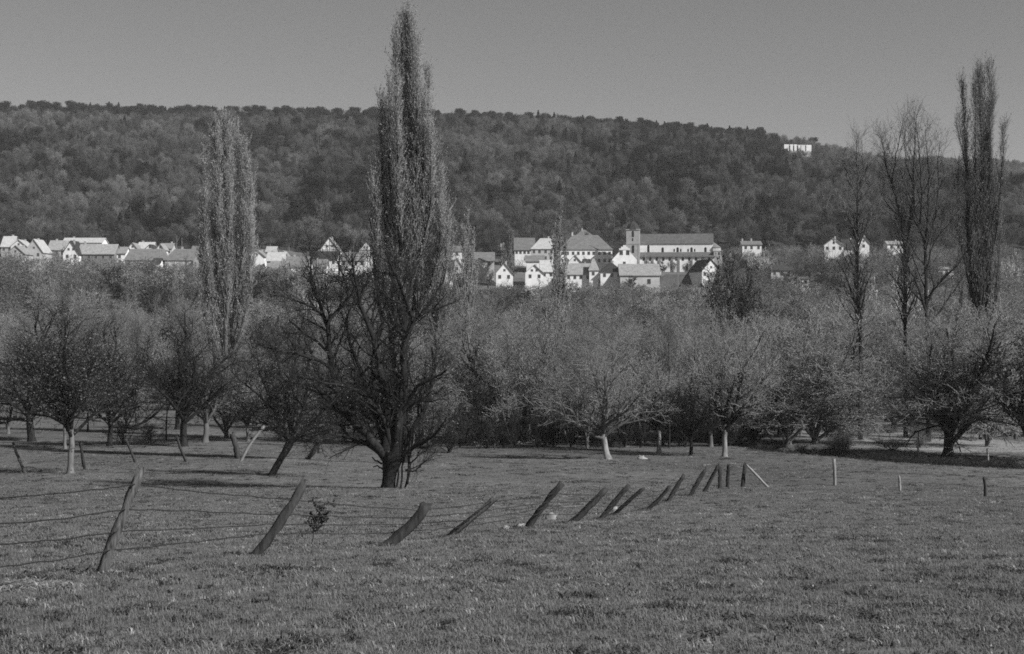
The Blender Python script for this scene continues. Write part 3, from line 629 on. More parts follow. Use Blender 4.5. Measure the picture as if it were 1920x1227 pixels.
hand_tree('poplar_tree', 'broad grey poplar in front of the hill left of the tallest poplar', 425, 172,
    spires(425, [(402, 228, 1), (432, 222, -1), (458, 265, .8), (388, 285, -1), (468, 330, 1), (378, 370, 1), (440, 240, 1.6), (472, 400, -1.3), (414, 250, -1.6), (381, 440, 0)], 650, 720, .40, (418, 240)),
    'bark_mid', 'twig_light', 'leaf_light', 92, br=(2.0, 22, 3.8, .6, .06), cc_n=10, d_n=2, lsz=.095, nl=80, cl=.32, r_twig=.011, fat=.8)
hand_tree('poplar_tree', 'tall dark poplar near the right edge with several upright leaders', 1840, 165,
    [([(1840, 0), (1838, 640), (1832, 600), (1823, 536), (1816, 399), (1814, 262), (1807, 170)], .42, .03, .8, 1.0), ([(1838, 650), (1836, 560), (1836, 445), (1841, 308), (1836, 194), (1832, 143)], .40, .03, -.6, 1.1), ([(1840, 640), (1852, 582), (1850, 399), (1855, 262), (1861, 171), (1857, 140)], .36, .03, .5, 1.1),
     ([(1815, 330), (1808, 300), (1800, 276), (1793, 247)], .12, .02, -.4, .8), ([(1838, 420), (1845, 330), (1848, 240), (1846, 150)], .2, .02, 1.2, 1.0), ([(1850, 520), (1866, 440), (1872, 340), (1873, 250)], .2, .02, -1, .8), ([(1822, 540), (1806, 470), (1798, 400), (1802, 330)], .16, .02, 1, .6), ([(1836, 480), (1830, 400), (1827, 300), (1824, 170)], .16, .02, -.9, .9), ([(1846, 500), (1850, 400), (1852, 300), (1868, 190)], .14, .02, .9, .9), ([(1850, 620), (1868, 560), (1876, 500), (1880, 430)], .2, .02, 1, .7)],
    'bark_dark', 'twig_mid', 'leaf_light', 93, br=(2.5, 24, 3.6, .6, .06), cc_n=10, d_n=2, lsz=.075, nl=60, cl=.32, r_twig=.010, fat=.7)
hand_tree('tall_tree', 'tall pale tree close behind the right side of the tallest poplar', 818, 178,
    spires(818, [(812, 300, 1), (830, 340, -1), (800, 350, .6), (842, 400, 1), (795, 420, -1), (822, 290, 1.5)], 560, 660, .28, (820, 288)), 'bark_mid', 'twig_light', 'leaf_light', 94, br=(1.9, 32, 3.6, .4, .1), cc_n=9, d_n=2, lsz=.095, nl=80, cl=.35, r_twig=.011)
hand_tree('tall_tree', 'tall bare tree with a low fork and wide dark limbs left of the right poplar', 1739, 160,
    [([(1740, 0), (1740, 640), (1738, 585)], .34, .27, 0, 0), ([(1738, 590), (1728, 560), (1714, 522), (1700, 500), (1685, 480), (1668, 462)], .17, .04, -.8, .6), ([(1738, 588), (1736, 513), (1736, 459), (1722, 415), (1714, 380), (1700, 350), (1690, 318)], .22, .03, .5, .8),
     ([(1736, 462), (1754, 408), (1764, 386), (1775, 372)], .12, .03, .8, .8), ([(1738, 570), (1752, 540), (1768, 518), (1791, 502), (1804, 480), (1816, 462)], .16, .03, -.8, .7), ([(1740, 606), (1752, 600), (1782, 563), (1802, 530), (1822, 500)], .14, .03, 1, .6),
     ([(1736, 462), (1740, 400), (1744, 330), (1740, 280), (1738, 240)], .13, .02, .6, .9), ([(1725, 420), (1726, 360), (1722, 300), (1716, 250), (1708, 222)], .11, .02, -1.2, .9), ([(1754, 408), (1760, 350), (1762, 300), (1768, 262)], .08, .02, 1, .8), ([(1736, 520), (1744, 470), (1758, 440), (1790, 400), (1800, 380)], .1, .02, -1.3, .8)],
    'bark_dark', 'twig_mid', 'leaf_mid', 95, br=(1.35, 40, 4.0, .3, .12), cc_n=8, d_n=4, lsz=.055, nl=34, cl=.36)
hand_tree('tall_tree', 'tall bare tree leaning left between the single dark stem and the low forked tree', 1697, 170,
    [([(1698, 0), (1697, 640), (1697, 572), (1697, 513), (1695, 445), (1681, 372), (1663, 313), (1656, 270), (1652, 255)], .30, .03, 0, 1.5), ([(1696, 460), (1708, 420), (1715, 395), (1713, 335), (1718, 262), (1722, 212)], .17, .02, .8, .9), ([(1697, 560), (1684, 535), (1668, 520)], .1, .03, -.5, .6),
     ([(1690, 410), (1672, 390), (1658, 370), (1650, 340)], .09, .02, 1, .8), ([(1697, 500), (1708, 470), (1716, 455)], .07, .02, 0, .7), ([(1672, 340), (1678, 300), (1684, 260), (1690, 225)], .09, .02, -1, .9), ([(1713, 350), (1700, 310), (1698, 270), (1702, 240)], .07, .02, 1, .9)],
    'bark_dark', 'twig_mid', 'leaf_mid', 96, br=(1.35, 38, 4.0, .32, .12), cc_n=8, d_n=4, lsz=.055, nl=34, cl=.36)
hand_tree('tall_tree', 'tall bare tree with one dark stem, leftmost of the tall bare trees at right', 1610, 165,
    [([(1613, 0), (1613, 618), (1608, 518), (1606, 427), (1608, 354), (1606, 285), (1606, 262)], .31, .03, 0, 1.5), ([(1611, 582), (1598, 545), (1586, 513), (1572, 488)], .13, .03, .8, .8), ([(1608, 360), (1620, 325), (1626, 296)], .08, .02, -.5, .8), ([(1607, 375), (1594, 345), (1584, 320)], .08, .02, .5, .8),
     ([(1610, 560), (1622, 520), (1630, 490)], .1, .02, .6, .8), ([(1607, 450), (1590, 410), (1578, 395)], .09, .02, -1, .8), ([(1608, 470), (1624, 430), (1634, 400)], .09, .02, 1, .8)],
    'bark_dark', 'twig_mid', 'leaf_mid', 97, br=(1.3, 38, 3.9, .32, .12), cc_n=8, d_n=4, lsz=.055, nl=34, cl=.36)
tall = [
 ('birch', 1486, 188, 530, 60, 'pale stemmed slim tree rising behind the willows', 'tall_tree', 0),
 ('birch', 1526, 192, 545, 60, 'second pale stemmed slim tree, just right of its twin behind the willows', 'tall_tree', 2),
 ('poplar_s', 1045, 190, 396, 46, 'slim pale poplar in front of the village houses left of the school', 'poplar_tree', 0),
 ('poplar_s', 874, 330, 385, 40, 'slim pale poplar at the village edge right of the tall pale tree', 'poplar_tree', 0),
 ('poplar_s', 950, 600, 418, 34, 'small pale poplar among the houses left of the school', 'poplar_tree', 1),
 ('tall_c', 935, 240, 520, 80, 'bare tree with forked dark stems below the gabled white house', 'tall_tree', 1),
 ('dark_a', 1378, 200, 498, 105, 'dark evergreen looking tree in front of the right end of the church', 'tall_tree', 1),
 ('tall_a', 1800, 178, 430, 70, 'thin bare tree right behind the low forked tall tree', 'tall_tree', 2),
 ('dark_a', 1915, 190, 590, 120, 'dark tree behind the right poplar', 'tall_tree', 1),
]
for key, px, d, top, wpx, lab, nm, rz in tall: plant_px(key, px, 0, top, lab, 'tree', nm, wpx, d=d, rz=rz)

#@@BELT
# ------------------------------------------------------------------ the belt of trees between meadow and village
random.seed(5); g = np.random.default_rng(99)
_lx = np.array([-200, 0, 230, 380, 560, 700, 850, 930, 1030, 1120, 1240, 1310, 1400, 1500, 1650, 1920, 2200], float)
_ll = np.array([468, 472, 482, 484, 494, 498, 530, 532, 524, 522, 530, 526, 500, 535, 500, 515, 515], float)
HOUSE_SPANS = [(1385, 1435, 468, 650), (1475, 1545, 530, 590), (1545, 1585, 472, 660), (1608, 1632, 472, 650), (1660, 1695, 462, 670), (1758, 1790, 512, 620), (1440, 1490, 508, 600)]
placed = []
def free(x, y, r):
    for a, b in placed:
        if (a - x) ** 2 + (b - y) ** 2 < r * r: return False
    return True
def belt(d0, d1, n, rmin, x0=-130, x1=2050):
    k = 0
    for _ in range(n * 12):
        if k >= n: break
        d = math.sqrt(random.uniform(d0 * d0, d1 * d1)); px = random.uniform(x0, x1); x = X(px, d)
        if d < 245 and px < 640 and (px > 60 or d < 200) and random.random() < .93: continue
        if d < 225 and 1560 < px < 1790: continue
        if d < 168 and px > 1380: continue
        if not free(x, d, rmin): continue
        h = random.uniform(7.5, 12.5) * (1.0 if d > 200 else .9)
        if d > 470 and px < 760: h = random.uniform(10, 15)
        gzv = gz(x, d)
        lim = np.interp(px, _lx, _ll) + random.uniform(0, 10 if d > 470 else 20) + (max(0, 300 - d) * .22)
        if d > 549 and px > 1345:
            lim = 452 + random.uniform(0, 22)
            for a, b, e, hd in HOUSE_SPANS:
                if a - 8 < px < b + 8 and d < hd + 10: lim = e - 1 + random.uniform(0, 9)
        if d > 545 and px < 1345: lim += 4
        h = min(h, Z(lim, d) - gzv)
        if h < 2.2: continue
        r = random.random(); nz = float(vn(np.array([x]), np.array([d]), 60, 77)[0])
        placed.append((x, d)); k += 1
        bright = px > 900
        if d < 255:
            pool = ['mist_a', 'mist_b', 'orch_d', 'orch_e', 'upright', 'tall_c', 'upright'] if bright else ['mist_a', 'orch_d', 'orch_e', 'orch_a', 'mist_a', 'tall_c', 'upright']
            if bright and d > 190 and r < .5: pool = ['willow_a', 'mist_b', 'upright']
            if r > .92: pool = ['dark_a', 'orch_c']
            key = random.choice(pool)
            if key in ('mist_a', 'mist_b', 'upright', 'tall_c'): h = max(h, min(random.uniform(10, 17), Z(lim, d) - gzv))
            nm, lab = {'mis': ('misty_tree', 'misty grey budding tree'), 'orc': ('orchard_tree', 'spreading bare orchard tree'), 'tal': ('slender_tree', 'slender bare tree with upright limbs'), 'upr': ('slender_tree', 'narrow upright tree with fine pale twigs'),
                       'wil': ('willow_tree', 'pale budding tree'), 'dar': ('dark_tree', 'dark leafy tree')}[key[:3]]
            lab = lab + ' beyond the meadow, ' + zone(px).replace('between the broad grey poplar and the tallest poplar', 'left of the tallest poplar')
            plant(key, x, d, h, lab, 'tree', nm, group=lab, width=None if key in ('tall_c', 'upright') else h * PH[key][1] / PH[key][0] * random.uniform(.85, 1.25))
        else:
            t = r + nz * .5
            if t < (.22 if 1150 < px < 1760 else .09) and d > 330: kd = 'blossom'; kk = 'far_blossom_%d' % random.randrange(2); h = min(h, 7.5)
            elif t < .46: kd = 'bud'; kk = 'far_bud_%d' % random.randrange(4)
            elif t < .93: kd = 'bare'; kk = 'far_bare_%d' % random.randrange(6)
            else: kd = 'dark'; kk = 'far_dark_%d' % random.randrange(2)
            FAR.append((h / d, kd, kk, x, d, h, h * random.uniform(.7, 1.2), px))
def zone(px):
    for e, z_ in ((240, 'below the leftmost houses'), (480, 'around the broad grey poplar'), (690, 'between the broad grey poplar and the tallest poplar'), (880, 'behind the tallest poplar'), (1140, 'below the school'), (1360, 'below the church'), (1560, 'right of the church'), (1790, 'behind the tall bare trees')):
        if px < e: return z_
    return 'by the right poplar'
FAR = []
for k_ in range(46):
    if k_ < 30: px = random.uniform(850, 1420); d = random.uniform(172, 250); top = random.uniform(548, 620)
    else: px = random.uniform(-20, 400); d = random.uniform(255, 310); top = random.uniform(508, 560)
    key = random.choice(['tall_c', 'upright', 'upright', 'mist_b']); x = X(px, d); placed.append((x, d)); lab = {'tall_c': 'tall slender bare tree', 'upright': 'tall narrow tree with fine pale twigs', 'mist_b': 'tall misty budding tree'}[key] + ' rising above the belt, ' + zone(px).replace('between the broad grey poplar and the tallest poplar', 'left of the tallest poplar')
    plant(key, x, d, Z(top, d) - gz(x, d), lab, 'tree', 'slender_tree' if key != 'mist_b' else 'misty_tree', group=lab, width=random.uniform(3.5, 6.0))
for k_ in range(22):
    px = random.uniform(1560, 1800); d = random.uniform(140, 215); x = X(px, d); plant('mist_a', x, d, random.uniform(.9, 2.2), 'low pale scrub bush in the dry grass behind the bank', 'bush', 'scrub_bush', group='scrub bushes in the dry grass', width=random.uniform(1.5, 3.5))
belt(146, 255, 230, 4.2)
belt(255, 545, 820, 5.3)
belt(545, 568, 70, 3.6, -60, 1400)
belt(550, 695, 330, 4.6, 1345, 2050)
FAR.sort(key=lambda r_: -r_[0]); cnt = {}; rest = []
for _, kd, kk, x, d, h, w_, px in FAR:
    cnt[kd] = cnt.get(kd, 0) + 1
    if cnt[kd] > 285: rest.append((kk, x, d, h, w_)); continue
    nm, lab = {'blossom': ('blossoming_tree', 'white blossoming fruit tree'), 'bud': ('budding_tree', 'pale budding tree'), 'bare': ('bare_tree', 'bare grey tree'), 'dark': ('dark_tree', 'dark leafy tree')}[kd]
    lab = lab + (' high in the orchards, ' if d > 430 else ' low in the orchards, ') + zone(px).replace('between the broad grey poplar and the tallest poplar', 'left of the tallest poplar')
    plant(kk, x, d, h, lab, 'tree', nm, group=lab, whole=WHOLE[kk], width=w_)
REST = rest
# blossoming trees one can pick out below the village and at the right
for px, py, top, w, lab in ((1265, 0, 545, 90, 'broad white blossoming tree below the long barn'), (1215, 0, 560, 70, 'white blossoming tree below the pale barn, left of the broad one'), (1700, 0, 520, 80, 'white blossoming tree seen through the low forked tall tree'),
                           (1655, 0, 540, 70, 'white blossoming tree behind the tall bare stems at right'), (1893, 0, 476, 44, 'white blossoming tree right of the dark poplar'), (990, 0, 583, 60, 'white blossoming tree left of the slim pale poplar'),
                           (590, 0, 520, 60, 'white blossoming tree behind the crown of the large dark tree'), (300, 0, 512, 70, 'pale blossoming tree below the dark barn roofs'), (1430, 0, 470, 50, 'white blossoming tree right of the church apse')):
    d = {1893: 560, 1430: 600, 990: 360, 1265: 470, 1215: 440, 300: 480}.get(px, 330)
    x = X(px, d); h = Z(top, d) - gz(x, d)
    plant('far_blossom_0', x, d, max(h, 4), lab, 'tree', 'blossoming_tree', width=w / FP * d, whole=None)
for px, d, top, kk, lab in ((1216, 616, 486, 'far_bare_0', 'small bare tree against the left end of the church aisle'), (1243, 614, 489, 'far_dark_0', 'small dark bush against the church aisle, left of the middle'), (1262, 616, 486, 'far_bare_1', 'small bare tree against the middle of the church aisle'),
    (1287, 614, 490, 'far_dark_1', 'small dark bush against the church aisle, right of the middle'), (1312, 615, 484, 'far_bare_2', 'small bare tree at the right end of the church aisle'), (1228, 600, 498, 'far_bare_3', 'low bare tree on the terrace below the left end of the aisle'), (1300, 598, 497, 'far_bud_0', 'low budding tree on the terrace beside the dark sided gable'),
    (1180, 560, 518, 'far_dark_0', 'dark round tree before the left end of the long pale barn'), (915, 585, 500, 'far_bare_1', 'bare tree before the dim gabled barn'), (960, 605, 480, 'far_bud_1', 'budding tree between the dim barn and the pale hipped roof'), (860, 575, 505, 'far_dark_1', 'dark tree at the corner of the narrow grey gable'), (650, 600, 478, 'far_bud_2', 'budding tree between the two timbered gables'),
    (560, 600, 486, 'far_bare_2', 'bare tree left of the very dark roof'), (345, 560, 480, 'far_bare_4', 'bare tree before the second wide dark barn'), (220, 560, 486, 'far_bud_3', 'budding tree at the foot of the low white annex'), (100, 590, 466, 'far_bud_2', 'budding tree between the grey gables and the white triangular gable'), (30, 575, 474, 'far_bud_0', 'budding tree before the leftmost grey gable')):
    x = X(px, d); plant(kk, x, d, max(2.5, Z(top, d) - gz(x, d)), lab, 'tree', 'village_tree', whole=WHOLE[kk])
# dark thicket shrubs along the foot of the belt
for k in range(190):
    px = random.uniform(840, 1420) if k < 80 else random.uniform(1400, 1960)
    d = random.uniform(146, 168) if k < 80 else None
    if d is None:
        x = random.uniform(26, 52); d = float(np.interp(x, [24.7, 31, 38.5, 60], [150, 128, 113, 102])) + random.uniform(0, 14)
        lab, gp = 'low dark bramble bush on the shaded bank at right', 'bramble bushes on the shaded bank'
    else:
        x = X(px, d); lab, gp = 'dark leafless bush in the thicket behind the meadow trees', 'bushes in the thicket behind the meadow'
    plant('shrub_a', x, d, random.uniform(1.0, 2.0) if k >= 80 else random.uniform(2.2, 4.5), lab, 'bush', 'bush', group=gp, width=random.uniform(2.5, 4.5))

#@@FOREST
# ------------------------------------------------------------------ the wooded hill
def puff(seed, h, w, n, mat_, size, lobes=18):
    g = np.random.default_rng(seed); b = MB()
    P = trunk_line(h * .5, g, k=4); b.tubes(P, flare(4, .22, .14), 5, 1)
    cz = h * .58; ax_ = np.array([w / 2, w / 2, h * .40])
    dirs = unit(g.normal(size=(lobes, 3))); cen = dirs * ax_ * g.uniform(.3, .85, (lobes, 1)) + [0, 0, cz]
    k = g.integers(0, lobes, n); o = unit(g.normal(size=(n, 3)))
    C = cen[k] + o * [1, 1, 1.35] * w * .15 * g.uniform(.3, 1.15, n)[:, None]
    b.leaves(C, size, g, 0, out=o + [0, 0, .3], ob=.8)
    m = n // 3; k = g.integers(0, lobes, m); A = cen[k] + g.normal(0, w * .06, (m, 3)); D = unit(unit(A - [0, 0, cz * .6]) + g.normal(0, .35, (m, 3)) + [0, 0, .6])
    b.cones(A, A + D * g.uniform(.7, 1.8, m)[:, None], .045, 0)
    a, ra, _ = grow(P, flare(4, .2, .15), 7, .4, 1, 34, h * .5, g, 4, .35, .12, .6, .3); b.tubes(a, ra, 3, 1)
    return b.build('hill_tree', [mat_, M['bark_mid']])
def pine(seed, h, w, n, round_=False):
    g = np.random.default_rng(seed); b = MB()
    P = trunk_line(h * .97, g, k=5, wob=.02); b.tubes(P, flare(5, .22, .05), 5, 1)
    if round_:
        nl = 20; zz = h * g.uniform(.22, .95, nl); rr = w * .36 * g.uniform(.5, 1.1, nl); aa = g.uniform(0, 6.28, nl)
        cen = np.stack([np.cos(aa) * rr, np.sin(aa) * rr, zz], 1); cen[:, :2] *= (1.35 - .6 * zz / h)[:, None]; k = g.integers(0, nl, n); o = unit(g.normal(size=(n, 3))) * [1, 1, .8]
        C = cen[k] + o * (w * .24) * g.uniform(.4, 1.1, n)[:, None]
    else:
        t = g.uniform(0, 1, n) ** .8; z = h * (.18 + .8 * t); lay = .75 + .25 * np.sin(t * 40 + seed); r = w * .5 * (1 - t) ** .8 * lay * np.sqrt(g.uniform(.25, 1, n)); a = g.uniform(0, 6.28, n)
        C = np.stack([np.cos(a) * r, np.sin(a) * r, z - r * .3], 1); o = unit(np.stack([np.cos(a), np.sin(a), np.full(n, .5)], 1))
    b.leaves(C, .5, g, 0, out=o, ob=.8)
    return b.build('pine', [M['forest_c'], M['bark_dark']])
PUFF = [puff(s, 14, 9 + s % 3, 2600, M['forest_d'], .21) for s in (201, 202, 203, 204)] + [puff(s, 13.5, 10, 2600, M['forest_l'], .21) for s in (205, 206)] + [puff(207, 11, 7, 1600, M['forest_d'], .2, 9)]
PINE = [pine(211, 15, 8.5, 1400), pine(212, 13, 7.5, 1200), pine(213, 14, 9, 1700, True), pine(214, 12.5, 8.5, 1600, True)]
ALLF = PUFF + PINE
g = np.random.default_rng(123)
sy, sx = 9.6, 9.4
fy = np.arange(690, 1345, sy); pts = []
for yv in fy:
    half = .375 * yv + 45; xs = np.arange(-half, half, sx); pts.append(np.stack([xs + g.uniform(-3.6, 3.6, len(xs)), yv + g.uniform(-3.6, 3.6, len(xs))], 1))
ex = g.uniform(-520, 520, 420); pts.append(np.stack([ex, g.uniform(1268, 1330, 420)], 1)); pts = np.concatenate(pts); x, y = pts[:, 0], pts[:, 1]
u = 960 + x / y * FP
t = (y - 700) / 600
nz = vn(x, y, 90, 51) + .7 * vn(x, y, 32, 52)
cprob = np.clip(.30 + 1.5 * (nz - .12) + .75 * np.clip(t - .8, 0, 1) * 4 * (u < 1480), .02, .93)
cprob = np.where(t < .03, .06, cprob); cprob = np.where((t > .87) & (u < 1450), .88, cprob)
isc = g.uniform(0, 1, len(x)) < cprob
il = (g.uniform(0, 1, len(x)) < np.clip(.26 - nz * 1.2 - .25 * (t > .8), .02, .7)) & ~isc
idx = np.where(isc, len(PUFF) + g.integers(0, 4, len(x)), np.where(il, 4 + g.integers(0, 2, len(x)), g.integers(0, 4, len(x))))
idx = np.where(isc & (t > .85), len(PUFF) + g.choice([0, 1, 2, 2, 2, 3, 3, 3], len(x)), idx); idx = np.where(~isc & ~il & (g.uniform(0, 1, len(x)) < .15), 6, idx)
sc_ = g.uniform(.6, 1.35, len(x)) * np.where(t > .93, .92, 1.0)
z = ground(x, y) - .3
# keep the white building on the shoulder of the hill clear, and the village
row = HY - (z - EYE) / y * FP
ruin_d = 1215.0
keep = ~((np.abs(u - 1496) < 36) & (y > ruin_d - 120) & (y < ruin_d + 9))
keep &= (y > 700) | (u < 1350)
x, y, z, idx, sc_, isc, u, t = [a[keep] for a in (x, y, z, idx, sc_, isc, u, t)]
order = np.argsort(y); near_d = [k for k in order if not isc[k] and abs(x[k]) < .365 * y[k]][:290]; near_c = [k for k in order if isc[k] and abs(x[k]) < .365 * y[k] and y[k] < 1100][:200]
ridge_c = [k for k in order[::-1] if isc[k] and 1255 < y[k] < 1310 and abs(x[k]) < .36 * y[k]][:90]
single = set(near_d) | set(near_c) | set(ridge_c)
rzv = g.uniform(0, 6.28, len(x))
def hz(a, px):
    for e, z_ in ((200, 'above the leftmost houses'), (480, 'behind the broad grey poplar'), (690, 'left of the tallest poplar'), (900, 'right of the tallest poplar'), (1140, 'above the school'), (1360, 'above the church'), (1620, 'right of the church')):
        if px < e: return a + ' ' + z_
    return a + ' behind the tall bare trees'
for k in near_d:
    o = new('hillside_tree', ALLF[idx[k]], None, (x[k], y[k], z[k]), rzv[k], float(sc_[k])); lab = hz('rounded grey tree at the foot of the wooded hill', u[k]); tag(o, lab, 'tree', lab)
for k in near_c:
    o = new('pine_tree', ALLF[idx[k]], None, (x[k], y[k], z[k]), rzv[k], float(sc_[k])); lab = hz('dark conifer on the lower wooded slope', u[k]); tag(o, lab, 'tree', lab)
for k in ridge_c:
    if k in near_c: continue
    o = new('pine_tree', ALLF[idx[k]], None, (x[k], y[k], z[k]), rzv[k], float(sc_[k])); lab = hz('dark pine on the skyline ridge', u[k]); tag(o, lab, 'tree', lab)
if REST:
    ks = sorted(WHOLE); rx = np.array([r_[1] for r_ in REST]); ry = np.array([r_[2] for r_ in REST])
    scatter('orchard_wood', np.stack([rx, ry, ground(rx, ry) - .1], 1), [r_[4] / PH[r_[0]][1] for r_ in REST], g.uniform(0, 6.28, len(rx)), [ks.index(r_[0]) for r_ in REST], [WHOLE[k] for k in ks], 'smaller trees filling the orchards just below the village houses', sz=[r_[3] / PH[r_[0]][0] for r_ in REST])
rest = np.array([k for k in range(len(x)) if k not in single])
scatter('hillside_wood', np.stack([x[rest], y[rest], z[rest]], 1), sc_[rest], rzv[rest], idx[rest], ALLF, 'dense wood of bare trees and dark conifers covering the hill')
# the farther hill at the right
n = 5200; x = g.uniform(560, 1250, n); y = g.uniform(1650, 2700, n); k = (x / y < .39) & (x / y > .27); x, y = x[k], y[k]
scatter('distant_wood', np.stack([x, y, ground(x, y) - .3], 1), g.uniform(1.1, 1.9, len(x)), g.uniform(0, 6.28, len(x)), np.where(g.uniform(0, 1, len(x)) < .35, len(PUFF) + g.integers(0, 4, len(x)), g.integers(0, 6, len(x))), ALLF, 'wood on the farther hill beyond the saddle at right')

#@@VILLAGE
# ------------------------------------------------------------------ the village
def win_mesh(w, h):
    b = MB(); f = .09
    b.box(-w / 2, w / 2, -.02, .04, -h / 2, h / 2, 0)
    b.box(-w / 2 - f, -w / 2 + .002, -.05, .04, -h / 2 - f, h / 2 + f, 1); b.box(w / 2 - .002, w / 2 + f, -.05, .04, -h / 2 - f, h / 2 + f, 1)
    b.box(-w / 2, w / 2, -.048, .04, h / 2 - .002, h / 2 + f, 1); b.box(-w / 2, w / 2, -.055, .04, -h / 2 - f, -h / 2 + .002, 1); b.box(-.03, .03, -.04, .03, -h / 2, h / 2, 1)
    return b.build('window', [M['glass'], M['frame']])
WIN = win_mesh(1.0, 1.35); WINB = win_mesh(1.3, 1.9); WINS = win_mesh(.75, .8)
def roof_gable(w, dep, ze, zr, along, ov=.45, th=.22):
    """two roof slabs; along='x' has its ridge parallel to the front"""
    b = MB()
    if along == 'x': span, ln = dep, w
    else: span, ln = w, dep
    s = (zr - ze) / (span / 2); e = ze - s * ov
    A, B = -ov, ln + ov
    prof = [(-ov, e), (span / 2, zr), (span + ov, e)]
    vs = []
    for a in (A, B):
        for p, zz in prof: vs.append((a, p, zz)); 
        for p, zz in prof: vs.append((a, p, zz + th))
    if along == 'x': V = [(a - w / 2, p, zz) for a, p, zz in vs]
    else: V = [(p - w / 2, a, zz) for a, p, zz in vs]
    Q = [(3, 4, 10, 9), (4, 5, 11, 10), (0, 6, 7, 1), (1, 7, 8, 2), (0, 1, 4, 3), (1, 2, 5, 4), (6, 9, 10, 7), (7, 10, 11, 8), (0, 3, 9, 6), (2, 8, 11, 5)]
    if along != 'x': Q = [q_[::-1] for q_ in Q]
    b.add(V, Q); return b
def wall_gable(w, dep, ze, zr, along, z0=-1.5):
    b = MB(); h = w / 2
    if along == 'x':
        V = [(-h, 0, z0), (h, 0, z0), (h, dep, z0), (-h, dep, z0), (-h, 0, ze), (h, 0, ze), (h, dep, ze), (-h, dep, ze), (-h, dep / 2, zr), (h, dep / 2, zr)]
        b.add(V, [(0, 1, 5, 4), (2, 3, 7, 6), (1, 2, 6, 5), (3, 0, 4, 7)], [(5, 6, 9), (7, 4, 8)])
    else:
        V = [(-h, 0, z0), (h, 0, z0), (h, dep, z0), (-h, dep, z0), (-h, 0, ze), (h, 0, ze), (h, dep, ze), (-h, dep, ze), (0, 0, zr), (0, dep, zr)]
        b.add(V, [(0, 1, 5, 4), (2, 3, 7, 6), (1, 2, 6, 5), (3, 0, 4, 7)], [(4, 5, 8), (6, 7, 9)])
    return b
def chimney(b_parent, x, y, z, m='wall_grey', h=1.2):
    b = MB(); b.box(x - .35, x + .35, y - .35, y + .35, z - 1.2, z + h); b.box(x - .42, x + .42, y - .42, y + .42, z + h - .02, z + h + .15)
    new('chimney', b.build('chimney', [M[m]]), b_parent)
def house(x0, x1, eave, ridge, d, dep, kind, wall, roof, label, yaw=0, win=(0, 0), chim=(), name='house', cat='house', hip=0.0, winm=None, gwin=0, zwin=None, bpy_=None, ov=.45, timber=False):
    cx = (x0 + x1) / 2; x = X(cx, d); w = (x1 - x0) / FP * d
    gb = gz(x, d) if bpy_ is None else Z(bpy_, d)
    gb = min(gb, gz(x, d)) if bpy_ is None else gb
    z0 = min(gz(x, d), gz(x, d + dep), gb) - gb - .6
    ze = Z(eave, d) - gb
    zr = Z(ridge, d + (dep / 2 if kind == 'x' else 0)) - gb
    e = new(name, None, None, (x, d, gb), R(yaw)); tag(e, label, cat)
    new('wall', wall_gable(w, dep, ze, zr - .02, kind, z0).build('wall', [M[wall]]), e)
    if hip:
        b = MB(); h = w / 2 + ov; r = max(.4, w / 2 - hip * dep / 2); er = ze - .1
        V = [(-h, -ov, er), (h, -ov, er), (h, dep + ov, er), (-h, dep + ov, er), (-r, dep / 2, zr), (r, dep / 2, zr)]
        b.add(V, [(0, 1, 5, 4), (2, 3, 4, 5), (3, 2, 1, 0)], [(1, 2, 5), (3, 0, 4)]); rm = b
        e.children[-1].data = wall_gable(w, dep, ze, ze + .01, 'x', z0).build('wall', [M[wall]])
    else: rm = roof_gable(w, dep, ze, zr, kind, ov)
    ro = new('roof', rm.build('roof', [M[roof]]), e)
    for t_ in chim:
        if kind == 'x': chimney(ro, (t_ - .5) * w, dep / 2, zr, 'wall_grey')
        else: chimney(ro, .6, dep * t_, zr - .5)
    if not chim and name == 'house' and w > 4.5 and random.random() < .7:
        t_ = random.choice((.2, .3, .7, .8))
        if kind == 'x': chimney(ro, (t_ - .5) * w * (.4 if hip else 1), dep / 2 + .5, zr - .2, h=.9)
        else: chimney(ro, .7, dep * t_, zr - .6, h=1.0)
    wm = winm or WIN
    nr, nc = win
    for r_ in range(nr):
        for c_ in range(nc):
            zz = ze - 1.35 - 2.75 * r_ if zwin is None else ze - zwin[r_]
            if zz < z0 + .8: continue
            new('window', wm, e, ((c_ + .5 + random.uniform(-.06, .06)) / nc * w - w / 2, -.02, zz))
    for k in range(gwin): new('window', WINS, e, ((k - (gwin - 1) / 2) * 1.9, -.02, ze + (zr - ze) * .32))
    if timber:
        b = MB()
        for zz in (ze - .1, ze + (zr - ze) * .35, ze - 2.6): 
            f = 1 if zz < ze else 1 - (zz - ze) / (zr - ze)
            b.box(-w / 2 * f, w / 2 * f, -.05, .02, zz, zz + .2)
        for k in range(5): xx = (k - 2) / 5 * w; b.box(xx - .1, xx + .1, -.045, .02, z0, ze + (zr - ze) * (1 - abs(xx) / (w / 2)) - .3)
        new('timber_frame', b.build('timber', [M['wood_dark']]), e)
    return e
random.seed(12)
